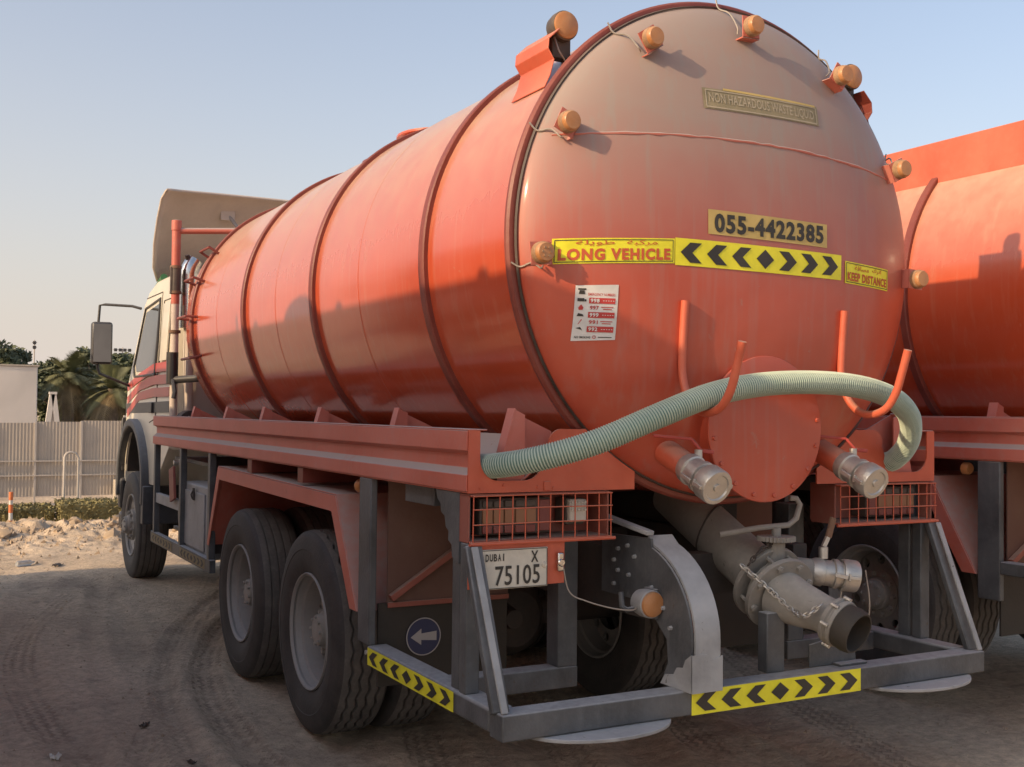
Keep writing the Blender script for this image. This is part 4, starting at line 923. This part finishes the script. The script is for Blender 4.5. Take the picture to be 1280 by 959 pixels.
for s_ in (-1, 1):
    side('side_window', 'glass_dark', [(7.02, 2.08), (7.95, 2.08), (8.02, 2.16), (7.66, 2.66), (7.06, 2.70)], .004, s_)
    fr = [(6.98, 2.03), (8.02, 2.03), (8.09, 2.13), (7.70, 2.70), (7.00, 2.745)]
    for a, b in zip(fr, fr[1:]+fr[:1]):
        MB().tube([(CX+s_*(tumble(HW, a[1])+.004), *a), (CX+s_*(tumble(HW, b[1])+.004), *b)], .012, 6).build('window_seal', 'cab_black', cab)
    side('sleeper_window', 'cab_white', [(6.50, 2.15), (6.80, 2.15), (6.80, 2.68), (6.52, 2.68)], .008, s_)
    for pth in ([(6.93, 1.62), (6.93, 2.80)], [(6.93, 2.80), (7.70, 2.80)], [(6.93, 1.62), (7.2, 1.58)], [(6.47, 2.12), (6.47, 2.71), (6.83, 2.71), (6.83, 2.12), (6.47, 2.12)]):
        MB().tube([(CX+s_*(tumble(HW, z)-.001), y, z) for y, z in pth], .006, 6).build('door_gap', 'chassis', cab)
    for k_ in range(3):
        z0 = 1.82+k_*.115
        side('stripe', 'cab_red', [(6.31, z0), (7.05, z0), (7.75, z0-.03-.02*k_), (8.38, z0-.20+.02*k_), (8.40, z0-.13+.02*k_), (7.75, z0+.05-.02*k_), (7.05, z0+.085), (6.31, z0+.085)], .0055, s_)
    side('dark_band', 'cab_black', [(6.31, 1.68), (8.47, 1.66), (8.47, 1.76), (6.31, 1.78)], .0045, s_)
    MB().box(CX+s_*(HW+.005)-.02, CX+s_*(HW+.005)+.02, 7.0, 7.16, 1.67, 1.77).build('door_handle', 'cab_black', cab, .006)
    # wheel arch
    def arc_pts(r1, r2): return [(7.90+r1*cos(radians(a)), .93+r2*sin(radians(a))) for a in range(-12, 193, 12)]
    b = MB(); o1 = arc_pts(.74, .68); o2 = arc_pts(.66, .60)
    xa, xb = CX+s_*.72, CX+s_*1.17
    b.strip(o1, o2, 'X', min(xa, xb), max(xa, xb)); b.build('wheel_arch', 'fender_grey', T, .015)
    MB().box(min(CX+s_*.75, CX+s_*1.16), max(CX+s_*.75, CX+s_*1.16), 7.13, 7.24, .62, .98).build('mud_apron', 'fender_grey', T, .01)
    MB().strip([(7.86+.612*cos(radians(a)), .98+.572*sin(radians(a))) for a in range(0, 181, 12)], [(7.86+.59*cos(radians(a)), .98+.55*sin(radians(a))) for a in range(0, 181, 12)], 'X', *sorted((CX+s_*.02, CX+s_*1.085))).build('arch_liner', 'chassis', T)
    MB().box(*sorted((CX+s_*.60, CX+s_*.62)), 7.25, 8.45, .6, 1.5).build('inner_splash', 'chassis', T)
    # mirror
    mx, my = CX+s_*1.40, 8.15
    def turn(b): b.v = [(x, y+s_*(x-mx)*.16, z) for x, y, z in b.v]; return b
    mi = turn(MB().box(mx-.10, mx+.10, my, my+.10, 2.155, 2.585)).build('wing_mirror', 'cab_black', T, .03, seg=3)
    turn(MB().box(mx-.085, mx+.085, my-.006, my-.0005, 2.175, 2.565)).build('mirror_glass', 'mirror_glass', mi, .004)
    ax = CX+s_*1.06
    P_ = [(ax, 7.95, 2.72), (ax+s_*.08, 8.0, 2.745), (mx-s_*.03, 8.2, 2.765), (mx+s_*.02, 8.22, 2.755), (mx+s_*.03, 8.22, 2.60), (mx+s_*.03, 8.22, 2.12), (mx+s_*.01, 8.22, 2.06), (mx-s_*.06, 8.2, 2.03), (ax+s_*.03, 8.32, 1.94)]
    MB().tube(P_, .014, 8).build('mirror_arm', 'cab_black', mi)
    MB().box(ax-.03 if s_ < 0 else ax, ax if s_ < 0 else ax+.03, 8.28, 8.36, 1.86, 1.99).build('arm_mount', 'cab_black', mi, .01)
    # step bumper corner and indicator
    MB().box(CX+s_*1.02-.10, CX+s_*1.02+.10, 8.42, 8.72, .45, .62).build('bumper_step', 'cab_black', T, .03)
    MB().prism([(8.52, 1.05), (8.60, 1.10), (8.62, 1.55), (8.53, 1.62)], 'X', CX+s_*1.06-.07, CX+s_*1.06+.07).build('wind_deflector', 'cab_black', T, .01)
    MB().box(CX+s_*1.02-.12, CX+s_*1.02+.12, 8.52, 8.66, .66, .98).build('headlamp_corner', 'cab_black', T, .03)
MB().box(CX-1.1, CX+1.1, 8.50, 8.68, .50, .80).build('front_bumper', 'cab_black', T, .03)
MB().add([(CX-.98, 8.445, 1.93), (CX+.98, 8.445, 1.93), (CX+.92, 7.85, 2.74), (CX-.92, 7.85, 2.74)], [(0, 1, 2, 3)]).build('windscreen', 'glass_dark', cab)
MB().box(CX-.8, CX+.8, 8.502, 8.53, 1.05, 1.65).build('grille', 'cab_black', cab, .02)
MB().tube([(CX-.88, 7.86, 2.78), (CX-.97, 7.60, 2.905), (CX-.99, 7.2, 2.97)], .035, 8).build('roof_trim', 'green_paint', cab)
# roof wind deflector (hollow shell, its inner side faces back)
m_ = MB(); nxs = 22; prof = []
for j, (yy, zz, w) in enumerate(((7.72, 3.00, 1.04), (7.62, 3.12, 1.10), (7.42, 3.33, 1.135), (7.22, 3.54, 1.145), (7.08, 3.70, 1.14), (6.98, 3.76, 1.12), (6.93, 3.77, 1.11))): prof.append((yy, zz, w))
v = []; f = []
for (yy, zz, w) in prof:
    row = []
    for i in range(nxs+1):
        t = -1+2*i/nxs; x = w*t; e = max(0, abs(t)-.86)/.14
        row.append((CX+x-(.02*e*e*t), yy-.30*(e**1.6)+.10*(1-t*t), zz-.055*e*e+.03*(1-t*t)))
    v += row
n1 = nxs+1
f = [(j*n1+i, j*n1+i+1, (j+1)*n1+i+1, (j+1)*n1+i) for j in range(len(prof)-1) for i in range(nxs)]
m_.v = v; m_.f = f
rd = m_.build('roof_deflector', 'deflector_in', T)
so = rd.modifiers.new('thick', 'SOLIDIFY'); so.thickness = .02
MB().box(CX-.85, CX+.85, 7.30, 7.36, 3.0, 3.09).build('deflector_crossbar', 'deflector_in', rd, .004)
MB().box(CX-.78, CX+.80, 7.45, 7.50, 2.90, 3.0).build('deflector_base', 'cab_back', rd, .004)
MB().cyl((CX-.38, 7.22, 3.62), (CX+.05, 6.9, 2.95), .018, None, 10).build('deflector_stay', 'sign_grey', rd)
MB().box(CX-.46, CX-.32, 7.20, 7.26, 3.57, 3.69).build('stay_bracket', 'deflector_in', rd, .004)
# exhaust stack
MB().cyl((-.93, 6.20, 1.45), (-.93, 6.20, 2.42), .035, None, 14).build('exhaust_stack', 'deflector_in', T)
ex = [o for o in T.children if o.name.startswith('exhaust_stack')][0]
MB().tube(crom([(-.95, 6.20, 2.42), (-.95, 6.20, 2.80), (-.945, 6.20, 2.93), (-.90, 6.22, 3.02)], 6), .072, 20).build('heat_shield', 'chrome', ex)
MB().tube([(-.95, 6.20, 2.98), (-.97, 6.17, 3.06)], .02, 8).build('tail_pipe', 'lamp_dark', ex)

# ================================================================== SUCTION HOSE
HP = [(-1.06, 5.3, 1.50), (-1.05, 3.6, 1.50), (-1.07, 2.0, 1.50), (-1.09, .9, 1.50), (-1.13, .25, 1.505), (-1.145, 0., 1.515), (-1.05, -.17, 1.548), (-.87, -.285, 1.612), (-.65, -.355, 1.708),
      (-.41, -.368, 1.792), (-.20, -.37, 1.834), (.02, -.372, 1.852), (.25, -.37, 1.852), (.45, -.36, 1.832), (.64, -.325, 1.788), (.80, -.255, 1.715), (.905, -.16, 1.62), (.95, -.06, 1.54), (.965, .06, 1.498), (.98, .4, 1.49), (1.0, 1.5, 1.49), (1.0, 4.5, 1.49)]
hp = resample(crom(HP, 24), .012)
hose = MB().tube(hp[::2], .0445, 20).build('suction_hose', 'hose_core')
tag(hose, 'ribbed pale green suction hose hanging across two hooks on the orange tank', 'hose')
# helix rib
pts = [Vector(p) for p in resample(crom(HP[4:20], 120), .00078)]; e = None; hel = []; k_ = len(pts); turn = 0
for i in range(k_):
    t = (pts[min(k_-1, i+1)]-pts[max(0, i-1)]).normalized(); e = t.orthogonal().normalized() if e is None else (e-t*e.dot(t)).normalized(); b_ = t.cross(e)
    a = i*2*pi/14; hel.append(pts[i]+(e*cos(a)+b_*sin(a))*.0455)
MB().tube(hel, .0033, 5).build('spiral_rib', 'hose_rib', hose)

# ================================================================== NEIGHBOURING TRUCKS
def base(o): return o.name.split('.')[0]
def copy_truck(src, loc, keep, label, scale=(1, 1, 1), ring_dy=0):
    r = src.copy(); COL.objects.link(r); r.location = loc; r.scale = scale; r['label'] = label
    for ch in list(src.children):
        if base(ch) not in keep: continue
        c = ch.copy(); COL.objects.link(c); c.parent = r
        for q in ch.children:
            if base(q) in ('phone_number', 'waste_notice', 'long_vehicle_sign', 'keep_distance_sign', 'emergency_sheet', 'chevron_strip', 'lettering', 'bolt', 'weld_line', 'manhole_cover', 'keep_left_sign', 'sign_border', 'arrow', 'no_entry_sign', 'sign_bar'): continue
            d_ = q.copy(); COL.objects.link(d_); d_.parent = c
            if ring_dy and base(q) in ('stiffener_ring', 'weld_seam'): d_.location.y = ring_dy
    return r
KEEP = {'tank', 'rear_head', 'side_rail', 'hose_tray', 'cross_beam', 'tank_sole', 'rear_panel', 'lamp_box', 'rear_bumper', 'side_bar', 'frame_post', 'corner_post', 'corner_brace', 'mudguard', 'mudguard_bracket', 'side_marker',
        'splash_sheet', 'sheet_stay', 'mud_flap', 'chassis_rail', 'drive_axle', 'front_axle', 'wheel', 'side_post', 'side_guard_bar', 'tool_box', 'cab', 'wheel_arch', 'front_bumper', 'wing_mirror', 'roof_deflector', 'chevron_tape'}
T2 = copy_truck(T, (3.36, -.70, .07), KEEP-{'side_bar', 'chevron_tape', 'rear_bumper', 'corner_brace', 'corner_post'}, 'dusty orange tanker truck at the right edge with a board along its tank top', ring_dy=.98)
pf = [(-.80, 3.09), (-.80, 3.37)]
MB().box(-.79, -.772, -.2, 5.4, 3.10, 3.385).build('tank_side_board', 'panel_paint', T2, .004)
MB().box(.772, .79, -.2, 5.4, 3.10, 3.385).build('tank_side_board', 'panel_paint', T2, .004)
MB().box(-1.25, -1.17, -.3, 1.0, .80, .87).build('side_bar', 'grey_paint', T2, .006)
t_ = Print().quad(.42, -.2, .835, .835, .055, lambda x, z: (-1.2525, x, z), 3, 1).build('chevron_tape', 'yellow_faded', T2, fix=False)
p = Print(); chevrons(p, lambda x, z: (-1.2545, x, z), -.2, .42, .835, .06); p.build('chevron', 'ink_black', t_, fix=False)
N1 = copy_truck(T, (-4.95, -1.1, 0), KEEP-{'mud_flap', 'chevron_tape', 'sheet_stay', 'roof_deflector'}, 'tanker truck parked just outside the left edge, shading the ground', (1.06, 1.1, 1.14))

MB().box(-1.1, 1.1, 6.0, 6.24, 1.15, 2.6).build('sun_gap_blocker', 'rail_paint_old', N1, .01)  # added unseen box, keeps sun from passing between cab and tank onto the ground

# ================================================================== BEHIND: mound, hedge, fence, trees, building
mat('stone', (.36, .27, .19), .9, dust=.4, up=.3, scale=8, dustcol=(.40, .30, .20, 1), bump=.4, bscale=20)
mat('concrete', (.42, .38, .33), .85, dust=.4, up=.3, scale=3, dustcol=(.46, .38, .29, 1), bump=.3)
mat('fence_sheet', (.40, .36, .32), .5, dust=.4, up=.2, scale=1.2, dustcol=(.37, .31, .24, 1), bump=.05, streak=.25)
mat('fence_steel', (.46, .43, .40), .5, dust=.3, up=.2, scale=2, dustcol=(.46, .38, .3, 1))
mat('wall_white', (.62, .58, .54), .8, dust=.2, up=.1, scale=.4, dustcol=(.55, .48, .42, 1), bump=.1)
mat('leaf_dark', (.095, .12, .065), .55, dust=.4, up=.3, scale=1.5, dustcol=(.12, .12, .06, 1), bump=0, var=.4)  # leaf colour lightened to stand in for distance haze
mat('leaf_mid', (.085, .115, .05), .55, dust=.4, up=.3, scale=1.5, dustcol=(.15, .14, .07, 1), bump=0, var=.4)
mat('palm_leaf', (.10, .13, .05), .5, dust=.4, up=.2, scale=1.5, dustcol=(.22, .19, .10, 1), bump=0, var=.4)
mat('palm_dry', (.24, .17, .08), .6, dust=.4, up=.2, scale=1.5, dustcol=(.28, .2, .1, 1), bump=0, var=.4)
mat('bark', (.10, .075, .05), .9, dust=.4, up=.2, scale=5, bump=.4, bscale=15)
mat('hedge_leaf', (.20, .165, .07), .6, dust=.5, up=.4, scale=2, dustcol=(.26, .22, .09, 1), bump=0, var=.4)
mat('grass', (.24, .20, .07), .7, dust=.5, up=.2, scale=2, dustcol=(.34, .24, .10, 1), bump=0, var=.4)
mat('plastic_orange', (.70, .16, .03), .5, dust=.2, up=.2, bump=0)
mat('plastic_white', (.72, .70, .66), .4, dust=.2, up=.2, bump=0)
mat('bottle_plastic', (.75, .78, .80), .15, dust=.15, up=.1, bump=0, trans=.6)

def rock(name, c, r, mt, rs, flatn=.7):
    bm = bmesh.new(); bmesh.ops.create_icosphere(bm, subdivisions=2, radius=1)
    from mathutils import noise as mn
    for v_ in bm.verts:
        k = 1+.55*mn.noise(v_.co*1.4+Vector((rs*7.3, rs, 0)))+.2*mn.noise(v_.co*4+Vector((rs, 0, 3)))
        v_.co = Vector((v_.co.x*k*r*(1+.3*sin(rs*3)), v_.co.y*k*r, v_.co.z*k*r*flatn))
    me = bpy.data.meshes.new(name); bm.to_mesh(me); bm.free(); me.shade_smooth(); me.set_sharp_from_angle(angle=radians(28))
    o = obj(name, me, mt); o.location = c; o.rotation_euler = (rnd.uniform(-.4, .4), rnd.uniform(-.4, .4), rnd.uniform(0, 6)); return o
spots = [(-2.0, 11.6), (-1.7, 12.0), (-1.35, 11.7), (-1.1, 12.2), (-.85, 11.8), (-.6, 12.1), (-.3, 11.9), (-.05, 12.3), (.25, 12.0), (-1.55, 12.5), (-1.0, 12.7), (-.45, 12.6), (-2.3, 12.2), (.1, 11.5), (-.75, 11.3)]
for i, (x, y) in enumerate(spots):
    r = rnd.uniform(.05, .11); tag(rock('stone', (x, y, gz(x, y)+r*.15), r, 'stone', i+1), 'sand-coloured broken stone lying on the sunlit rubble mound', 'stone', 'stones on the rubble mound')
# fine rubble
rb = MB()
for i in range(1500):
    x = rnd.uniform(-3.4, 2.6); y = rnd.gauss(12.0, .85); r = rnd.uniform(.012, .05); z = gz(x, y)
    a = rnd.uniform(0, 6); pts = [(x+r*cos(a+k*2.1)*rnd.uniform(.6, 1.2), y+r*sin(a+k*2.1)*rnd.uniform(.6, 1.2), z-r*.3) for k in range(3)]+[(x+rnd.uniform(-.5, .5)*r, y+rnd.uniform(-.5, .5)*r, z+r*rnd.uniform(.6, 1.1))]
    rb.add(pts, [(0, 1, 3), (1, 2, 3), (2, 0, 3)])
for i in range(3200):
    x = rnd.uniform(-3.2, 3.); y = rnd.uniform(-.4, 10); r = .003+.013*rnd.random()**4; z = gz(x, y); a = rnd.uniform(0, 6)
    pts = [(x+r*cos(a+k*2.1), y+r*sin(a+k*2.1), z-r*.2) for k in range(3)]+[(x, y, z+r*.8)]
    rb.add(pts, [(0, 1, 3), (1, 2, 3), (2, 0, 3)])
tag(rb.build('rubble', 'stone', smooth=0), 'small stones and crumbs scattered over the mound and sand', 'rubble', kind='stuff')
# litter
def crumple(name, c, sx, sy, h, mt, seed):
    b = MB(); n_ = 6; rr_ = random.Random(seed)
    b.v = [((i/n_-.5)*sx, (j/n_-.5)*sy, h*rr_.random()) for j in range(n_+1) for i in range(n_+1)]
    b.f = [(j*(n_+1)+i, j*(n_+1)+i+1, (j+1)*(n_+1)+i+1, (j+1)*(n_+1)+i) for j in range(n_) for i in range(n_)]
    o = b.build(name, mt, smooth=0, fix=False); o.location = (c[0], c[1], gz(c[0], c[1])+.004); o.rotation_euler = (0, 0, rr_.uniform(0, 6))
    so = o.modifiers.new('thick', 'SOLIDIFY'); so.thickness = .002; return o
tag(crumple('paper_scrap', (-2.38, 9.55), .30, .14, .05, 'plastic_white', 3), 'crumpled pale scrap on lit sand at the left edge', 'litter')
tag(crumple('plastic_scrap', (-1.62, 9.25), .16, .05, .03, 'lamp_dark', 5), 'thin dark scrap on the lit sand beside the bottle', 'litter')
tag(crumple('dark_scrap', (-1.945, 2.49), .07, .035, .02, 'lamp_dark', 8), 'small black scrap on the shaded sand left of the wheels', 'litter')
tag(crumple('white_scrap', (-2.43, 2.13), .05, .04, .03, 'plastic_white', 9), 'small white crumpled scrap at the bottom left corner', 'litter')
tag(crumple('dark_scrap', (-1.84, 1.84), .06, .02, .015, 'lamp_dark', 11), 'flat black scrap on the sand near the bottom edge', 'litter')
m_ = MB(); m_.ring((0, 0, .035), (1, 0, 0), [(0, .028), (.01, .033), (.06, .033), (.065, .030), (.12, .033), (.15, .033), (.19, .013), (.21, .013), (.212, .001)], 20)
bt = m_.build('plastic_bottle', 'bottle_plastic'); bt.location = (-2.02, 9.35, gz(-2.02, 9.35)); bt.rotation_euler = (0, 0, .5); tag(bt, 'clear plastic water bottle lying on lit sand before the mound', 'bottle')

# orange and white marker post
m_ = MB().cyl((0, 0, -.1), (0, 0, .62), .03, None, 16); mp_ = m_.build('marker_post', 'plastic_white'); mp_.location = (-1.6, 15.6, -.27); tag(mp_, 'slim orange and white striped marker post by the hedge', 'post')
for z in (.05, .30, .50): MB().cyl((0, 0, z), (0, 0, z+.13), .0325, None, 16).build('stripe', 'plastic_orange', mp_)

# leafy masses
def leaves(n, fn, size, seed, aspect=.5):
    r_ = random.Random(seed); b = MB()
    for i in range(n):
        p = Vector(fn(r_)); s_ = size*r_.uniform(.6, 1.3)
        q = Vector((r_.gauss(0, 1), r_.gauss(0, 1), r_.gauss(0, 1))).normalized(); w = q.orthogonal().normalized()*s_*aspect
        b.add([p-q*s_*.5, p+w*.5, p+q*s_*.5, p-w*.5], [(0, 1, 2, 3)])
    return b
def hedge(x0, x1, y0, y1, z0, z1, name, label, seed):
    def fn(r_):
        f_ = r_.random(); x = r_.uniform(x0, x1); y = r_.uniform(y0, y1); z = r_.uniform(z0, z1)
        if f_ < .45: z = z1+r_.gauss(0, .02)
        elif f_ < .8: y = y0+r_.gauss(0, .02)
        elif f_ < .9: x = x0 if r_.random() < .5 else x1
        return (x, y, z)
    o = leaves(5200, fn, .06, seed).build(name, 'hedge_leaf', smooth=0, fix=False)
    MB().box(x0+.03, x1-.03, y0+.04, y1-.04, z0, z1-.04).build('hedge_core', 'hedge_leaf', o)
    return tag(o, label, 'hedge', 'hedges before the fence')
hedge(-.80, 2.6, 16.3, 17.0, -.55, .10, 'trimmed_hedge', 'square-trimmed olive hedge right of the sign post', 5)
hedge(-3.2, -.86, 16.5, 17.2, -.55, .02, 'low_hedge', 'lower rougher hedge behind the striped marker post', 6)
gr = MB(); r_ = random.Random(4)
for i in range(5200):
    x = r_.uniform(-3.4, 2.8); y = r_.uniform(13.4, 16.2); cl = sin(x*5.1+1)*sin(y*3.3)+sin(x*2.3)*.7
    if r_.random() > .35+.4*cl: continue
    z = gz(x, y); h = r_.uniform(.08, .24); a = r_.uniform(0, 6); dx, dy = cos(a)*.012, sin(a)*.012; lx, ly = r_.uniform(-.08, .08), r_.uniform(-.08, .08)
    gr.add([(x-dx, y-dy, z-.02), (x+dx, y+dy, z-.02), (x+lx, y+ly, z+h)], [(0, 1, 2)])
tag(gr.build('dry_grass', 'grass', smooth=0, fix=False), 'dry yellow grass between mound and hedge', 'grass', kind='stuff')

# thin sign post with bent top
MB().tube([(-.63, 17.2, -.55), (-.63, 17.2, .82)]+[(-.63+.10-.10*cos(radians(a)), 17.2, .82+.10*sin(radians(a))) for a in (30, 60, 90)]+[(-.45, 17.2, .90), (-.40, 17.2, .82), (-.40, 17.2, -.1)], .022, 8).build('hoop_post', 'fence_steel')
tag(bpy.data.objects['hoop_post'], 'thin grey steel hoop rail standing in front of the sheet fence', 'rail')

# sheet fence
FY = 24.0
fence = empty('sheet_fence', (0, FY, -.6)); tag(fence, 'weathered pale metal sheet fence with steel posts on concrete feet', 'fence')
def zt(x): return 1.98+.03*x
px = -3.4; i = 0
while px < 7:
    w = .94; n_ = 26; v = []
    prof = [(px+w*k/n_, (.004 if k % 2 else -.004)) for k in range(n_+1)]
    b = MB(); hz = zt(px)
    v = [(x, y, .25) for x, y in prof]+[(x, y, hz) for x, y in prof]
    b.v = v; b.f = [(k, k+1, n_+2+k, n_+1+k) for k in range(n_)]
    pn = b.build('fence_panel', 'fence_sheet', fence, fix=False, smooth=0); so = pn.modifiers.new('thick', 'SOLIDIFY'); so.thickness = .004
    MB().box(px+w+.005, px+w+.045, -.05, .03, .0, hz+.02).build('fence_stile', 'fence_steel', fence)
    if i % 4 == 1:
        MB().box(px-.09, px-.03, -.12, -.04, -.05, hz+.10).box(px+.03, px+.09, -.12, -.04, -.05, hz+.06).build('fence_post', 'fence_steel', fence)
        MB().box(px-.30, px-.02, -.35, -.06, -.05, .62).box(px+.02, px+.30, -.35, -.06, -.05, .60).build('concrete_foot', 'concrete', fence, .02)
    px += .99; i += 1
for z in (.72, 1.05): MB().box(-3.4, 7, -.075, -.035, z, z+.03).build('fence_rail', 'fence_steel', fence)
# wall strip behind the fence
w_ = MB().box(2.0, 9, 0, .15, 0, 2.35).build('site_wall', 'concrete'); w_.location = (.3, 27.5, -.6); tag(w_, 'low concrete wall showing above the sheet fence', 'wall')

# white building
bd = MB().box(-9, 0, 0, 9, 0, 4.12).build('site_building', 'wall_white', bevel=.03); bd.location = (1.30, 42, -.9); tag(bd, 'plain white flat-roofed building behind the fence', 'building')
MB().box(-9.05, .05, -.05, 9.05, 4.1205, 4.18).build('roof_edge', 'concrete', bd)
# white tent peak
tp_ = empty('shade_mast', (1.20, 36, -.6)); tag(tp_, 'white leaning masts of a shade structure above the fence', 'mast')
for dx in (-.36, .36): MB().bar((dx, 0, 0), (dx*.05, 0, 2.75), .16, .16, (0, 1, 0)).build('mast_leg', 'wall_white', tp_)
MB().bar((0, .3, 0), (0, 0, 2.7), .14, .14, (1, 0, 0)).box(-.12, .12, -.1, .1, 2.72, 2.80).build('mast_leg', 'wall_white', tp_)

# trees
def broad(x, y, h, w, label, seed, mt='leaf_dark', n=5200):
    r_ = random.Random(seed); t_ = empty('broadleaf_tree', (x, y, -.9)); tag(t_, label, 'tree', 'trees behind the fence')
    b = MB().tube(crom([(0, 0, 0), (.1, .05, h*.3), (-.05, 0, h*.55), (.1, 0, h*.85)], 4), .2, 8, [.24-.016*i for i in range(13)])
    cl = []
    for k in range(34):
        a = r_.uniform(0, 2*pi); rr_ = w*sqrt(r_.random())*.9; z = h*(.30+.66*r_.random()); s_ = 1-abs(z/h-.6)*.9
        cl.append((Vector((rr_*cos(a)*s_, rr_*sin(a)*s_, z)), w*r_.uniform(.22, .38)))
    for c, _ in cl[:12]: b.tube([(0, 0, h*.35), c*.5+Vector((0, 0, h*.22)), c], .05, 5, [.07, .045, .015])
    b.build('trunk', 'bark', t_)
    def fn(q):
        c, s_ = q.choice(cl); d_ = Vector((q.gauss(0, 1), q.gauss(0, 1), q.gauss(0, 1))).normalized()*s_*q.random()**.4; return c+d_
    leaves(n, fn, .30, seed+1, .55).build('crown', mt, t_, smooth=0, fix=False)
def palm(x, y, h, label, seed, fr=46, L_=2.6):
    r_ = random.Random(seed); t_ = empty('palm_tree', (x, y, -.9)); tag(t_, label, 'palm', 'palms behind the fence')
    b = MB(); pts = [(.02*sin(k), .02*cos(k*1.7), h*k/14) for k in range(15)]; b.tube(pts, .2, 10, [.24+.03*(k % 2) for k in range(15)]); b.build('trunk', 'bark', t_)
    for dry in (0, 1):
        c = MB()
        for k in range(fr if not dry else 16):
            a = r_.uniform(0, 2*pi); el = r_.uniform(-.35, 1.25) if not dry else r_.uniform(-1.1, -.4)
            d_ = Vector((cos(a)*cos(el), sin(a)*cos(el), sin(el))); ln = L_*r_.uniform(.8, 1.1); prev = None
            pp = [Vector((0, 0, h))+d_*ln*(s_/9)-Vector((0, 0, 1))*(.50*ln*(s_/9)**2.2*(1.1 if el < .9 else .6)) for s_ in range(10)]
            for s_ in range(1, 10):
                t = (pp[s_]-pp[s_-1]).normalized(); sd_ = t.cross(Vector((0, 0, 1))); sd_ = sd_.normalized() if sd_.length > .01 else Vector((1, 0, 0))
                for u in range(3):
                    o_ = pp[s_-1].lerp(pp[s_], u/3); ll = .55*sin(pi*min(.95, (s_+u/3)/10))*r_.uniform(.8, 1.2)+.08
                    for sg in (-1, 1):
                        tip = o_+(sd_*sg*.75+t*.65+Vector((0, 0, .12)))*ll-Vector((0, 0, .18*ll)); wv = t*.028
                        c.add([o_-wv, o_+wv, tip], [(0, 1, 2)])
                c.add([pp[s_-1]-sd_*.02, pp[s_-1]+sd_*.02, pp[s_]+sd_*.015, pp[s_]-sd_*.015], [(0, 1, 2, 3)])
        c.build('crown' if not dry else 'dry_fronds', 'palm_leaf' if not dry else 'palm_dry', t_, smooth=0, fix=False)
palm(3.35, 50, 4.0, 'bushy date palm rising behind the fence beside the white building', 21, 46, 1.6)
palm(4.95, 48, 3.4, 'date palm with drooping fronds next to the cab mirror', 22, 40, 1.6)
palm(4.1, 52, 2.9, 'low palm between the two larger palms', 23, 36, 1.6)
broad(1.6, 58, 5.7, 1.5, 'round dark tree showing over the white building roof', 31)
broad(.3, 60, 5.6, 1.6, 'dark tree at the left edge above the white building', 32)
broad(5.4, 56, 5.6, 1.5, 'dark bushy tree between the palms', 33)
broad(6.9, 56, 5.3, 1.4, 'paler green tree just left of the cab mirror', 34, 'leaf_mid')
broad(3.7, 56, 5.1, 1.6, 'dark tree partly hidden behind the bushy palm', 35)
broad(8.8, 58, 4.2, 1.5, 'low green tree beside the cab', 36, 'leaf_mid')
def flood(x, y, h, label, rows, cols):
    t_ = empty('floodlight_mast', (x, y, -1)); tag(t_, label, 'mast', 'floodlight masts in the distance')
    MB().cyl((0, 0, 0), (0, 0, h), .07, .04, 8).build('pole', 'fence_steel', t_)
    for i in range(rows):
        MB().box(-cols*.16, cols*.16, -.02, .02, h-.2-i*.32, h-.15-i*.32).build('crossarm', 'fence_steel', t_)
        for j in range(cols): MB().box(-cols*.16+.32*j+.06, -cols*.16+.32*j+.26, -.1, .06, h-.3-i*.32, h-.08-i*.32).build('floodlight', 'cab_black', t_)
flood(4.72, 80, 7.3, 'slim floodlight mast above the white building', 2, 1)
flood(10.56, 80, 7.0, 'wide floodlight mast beside the cab mirror', 3, 4)
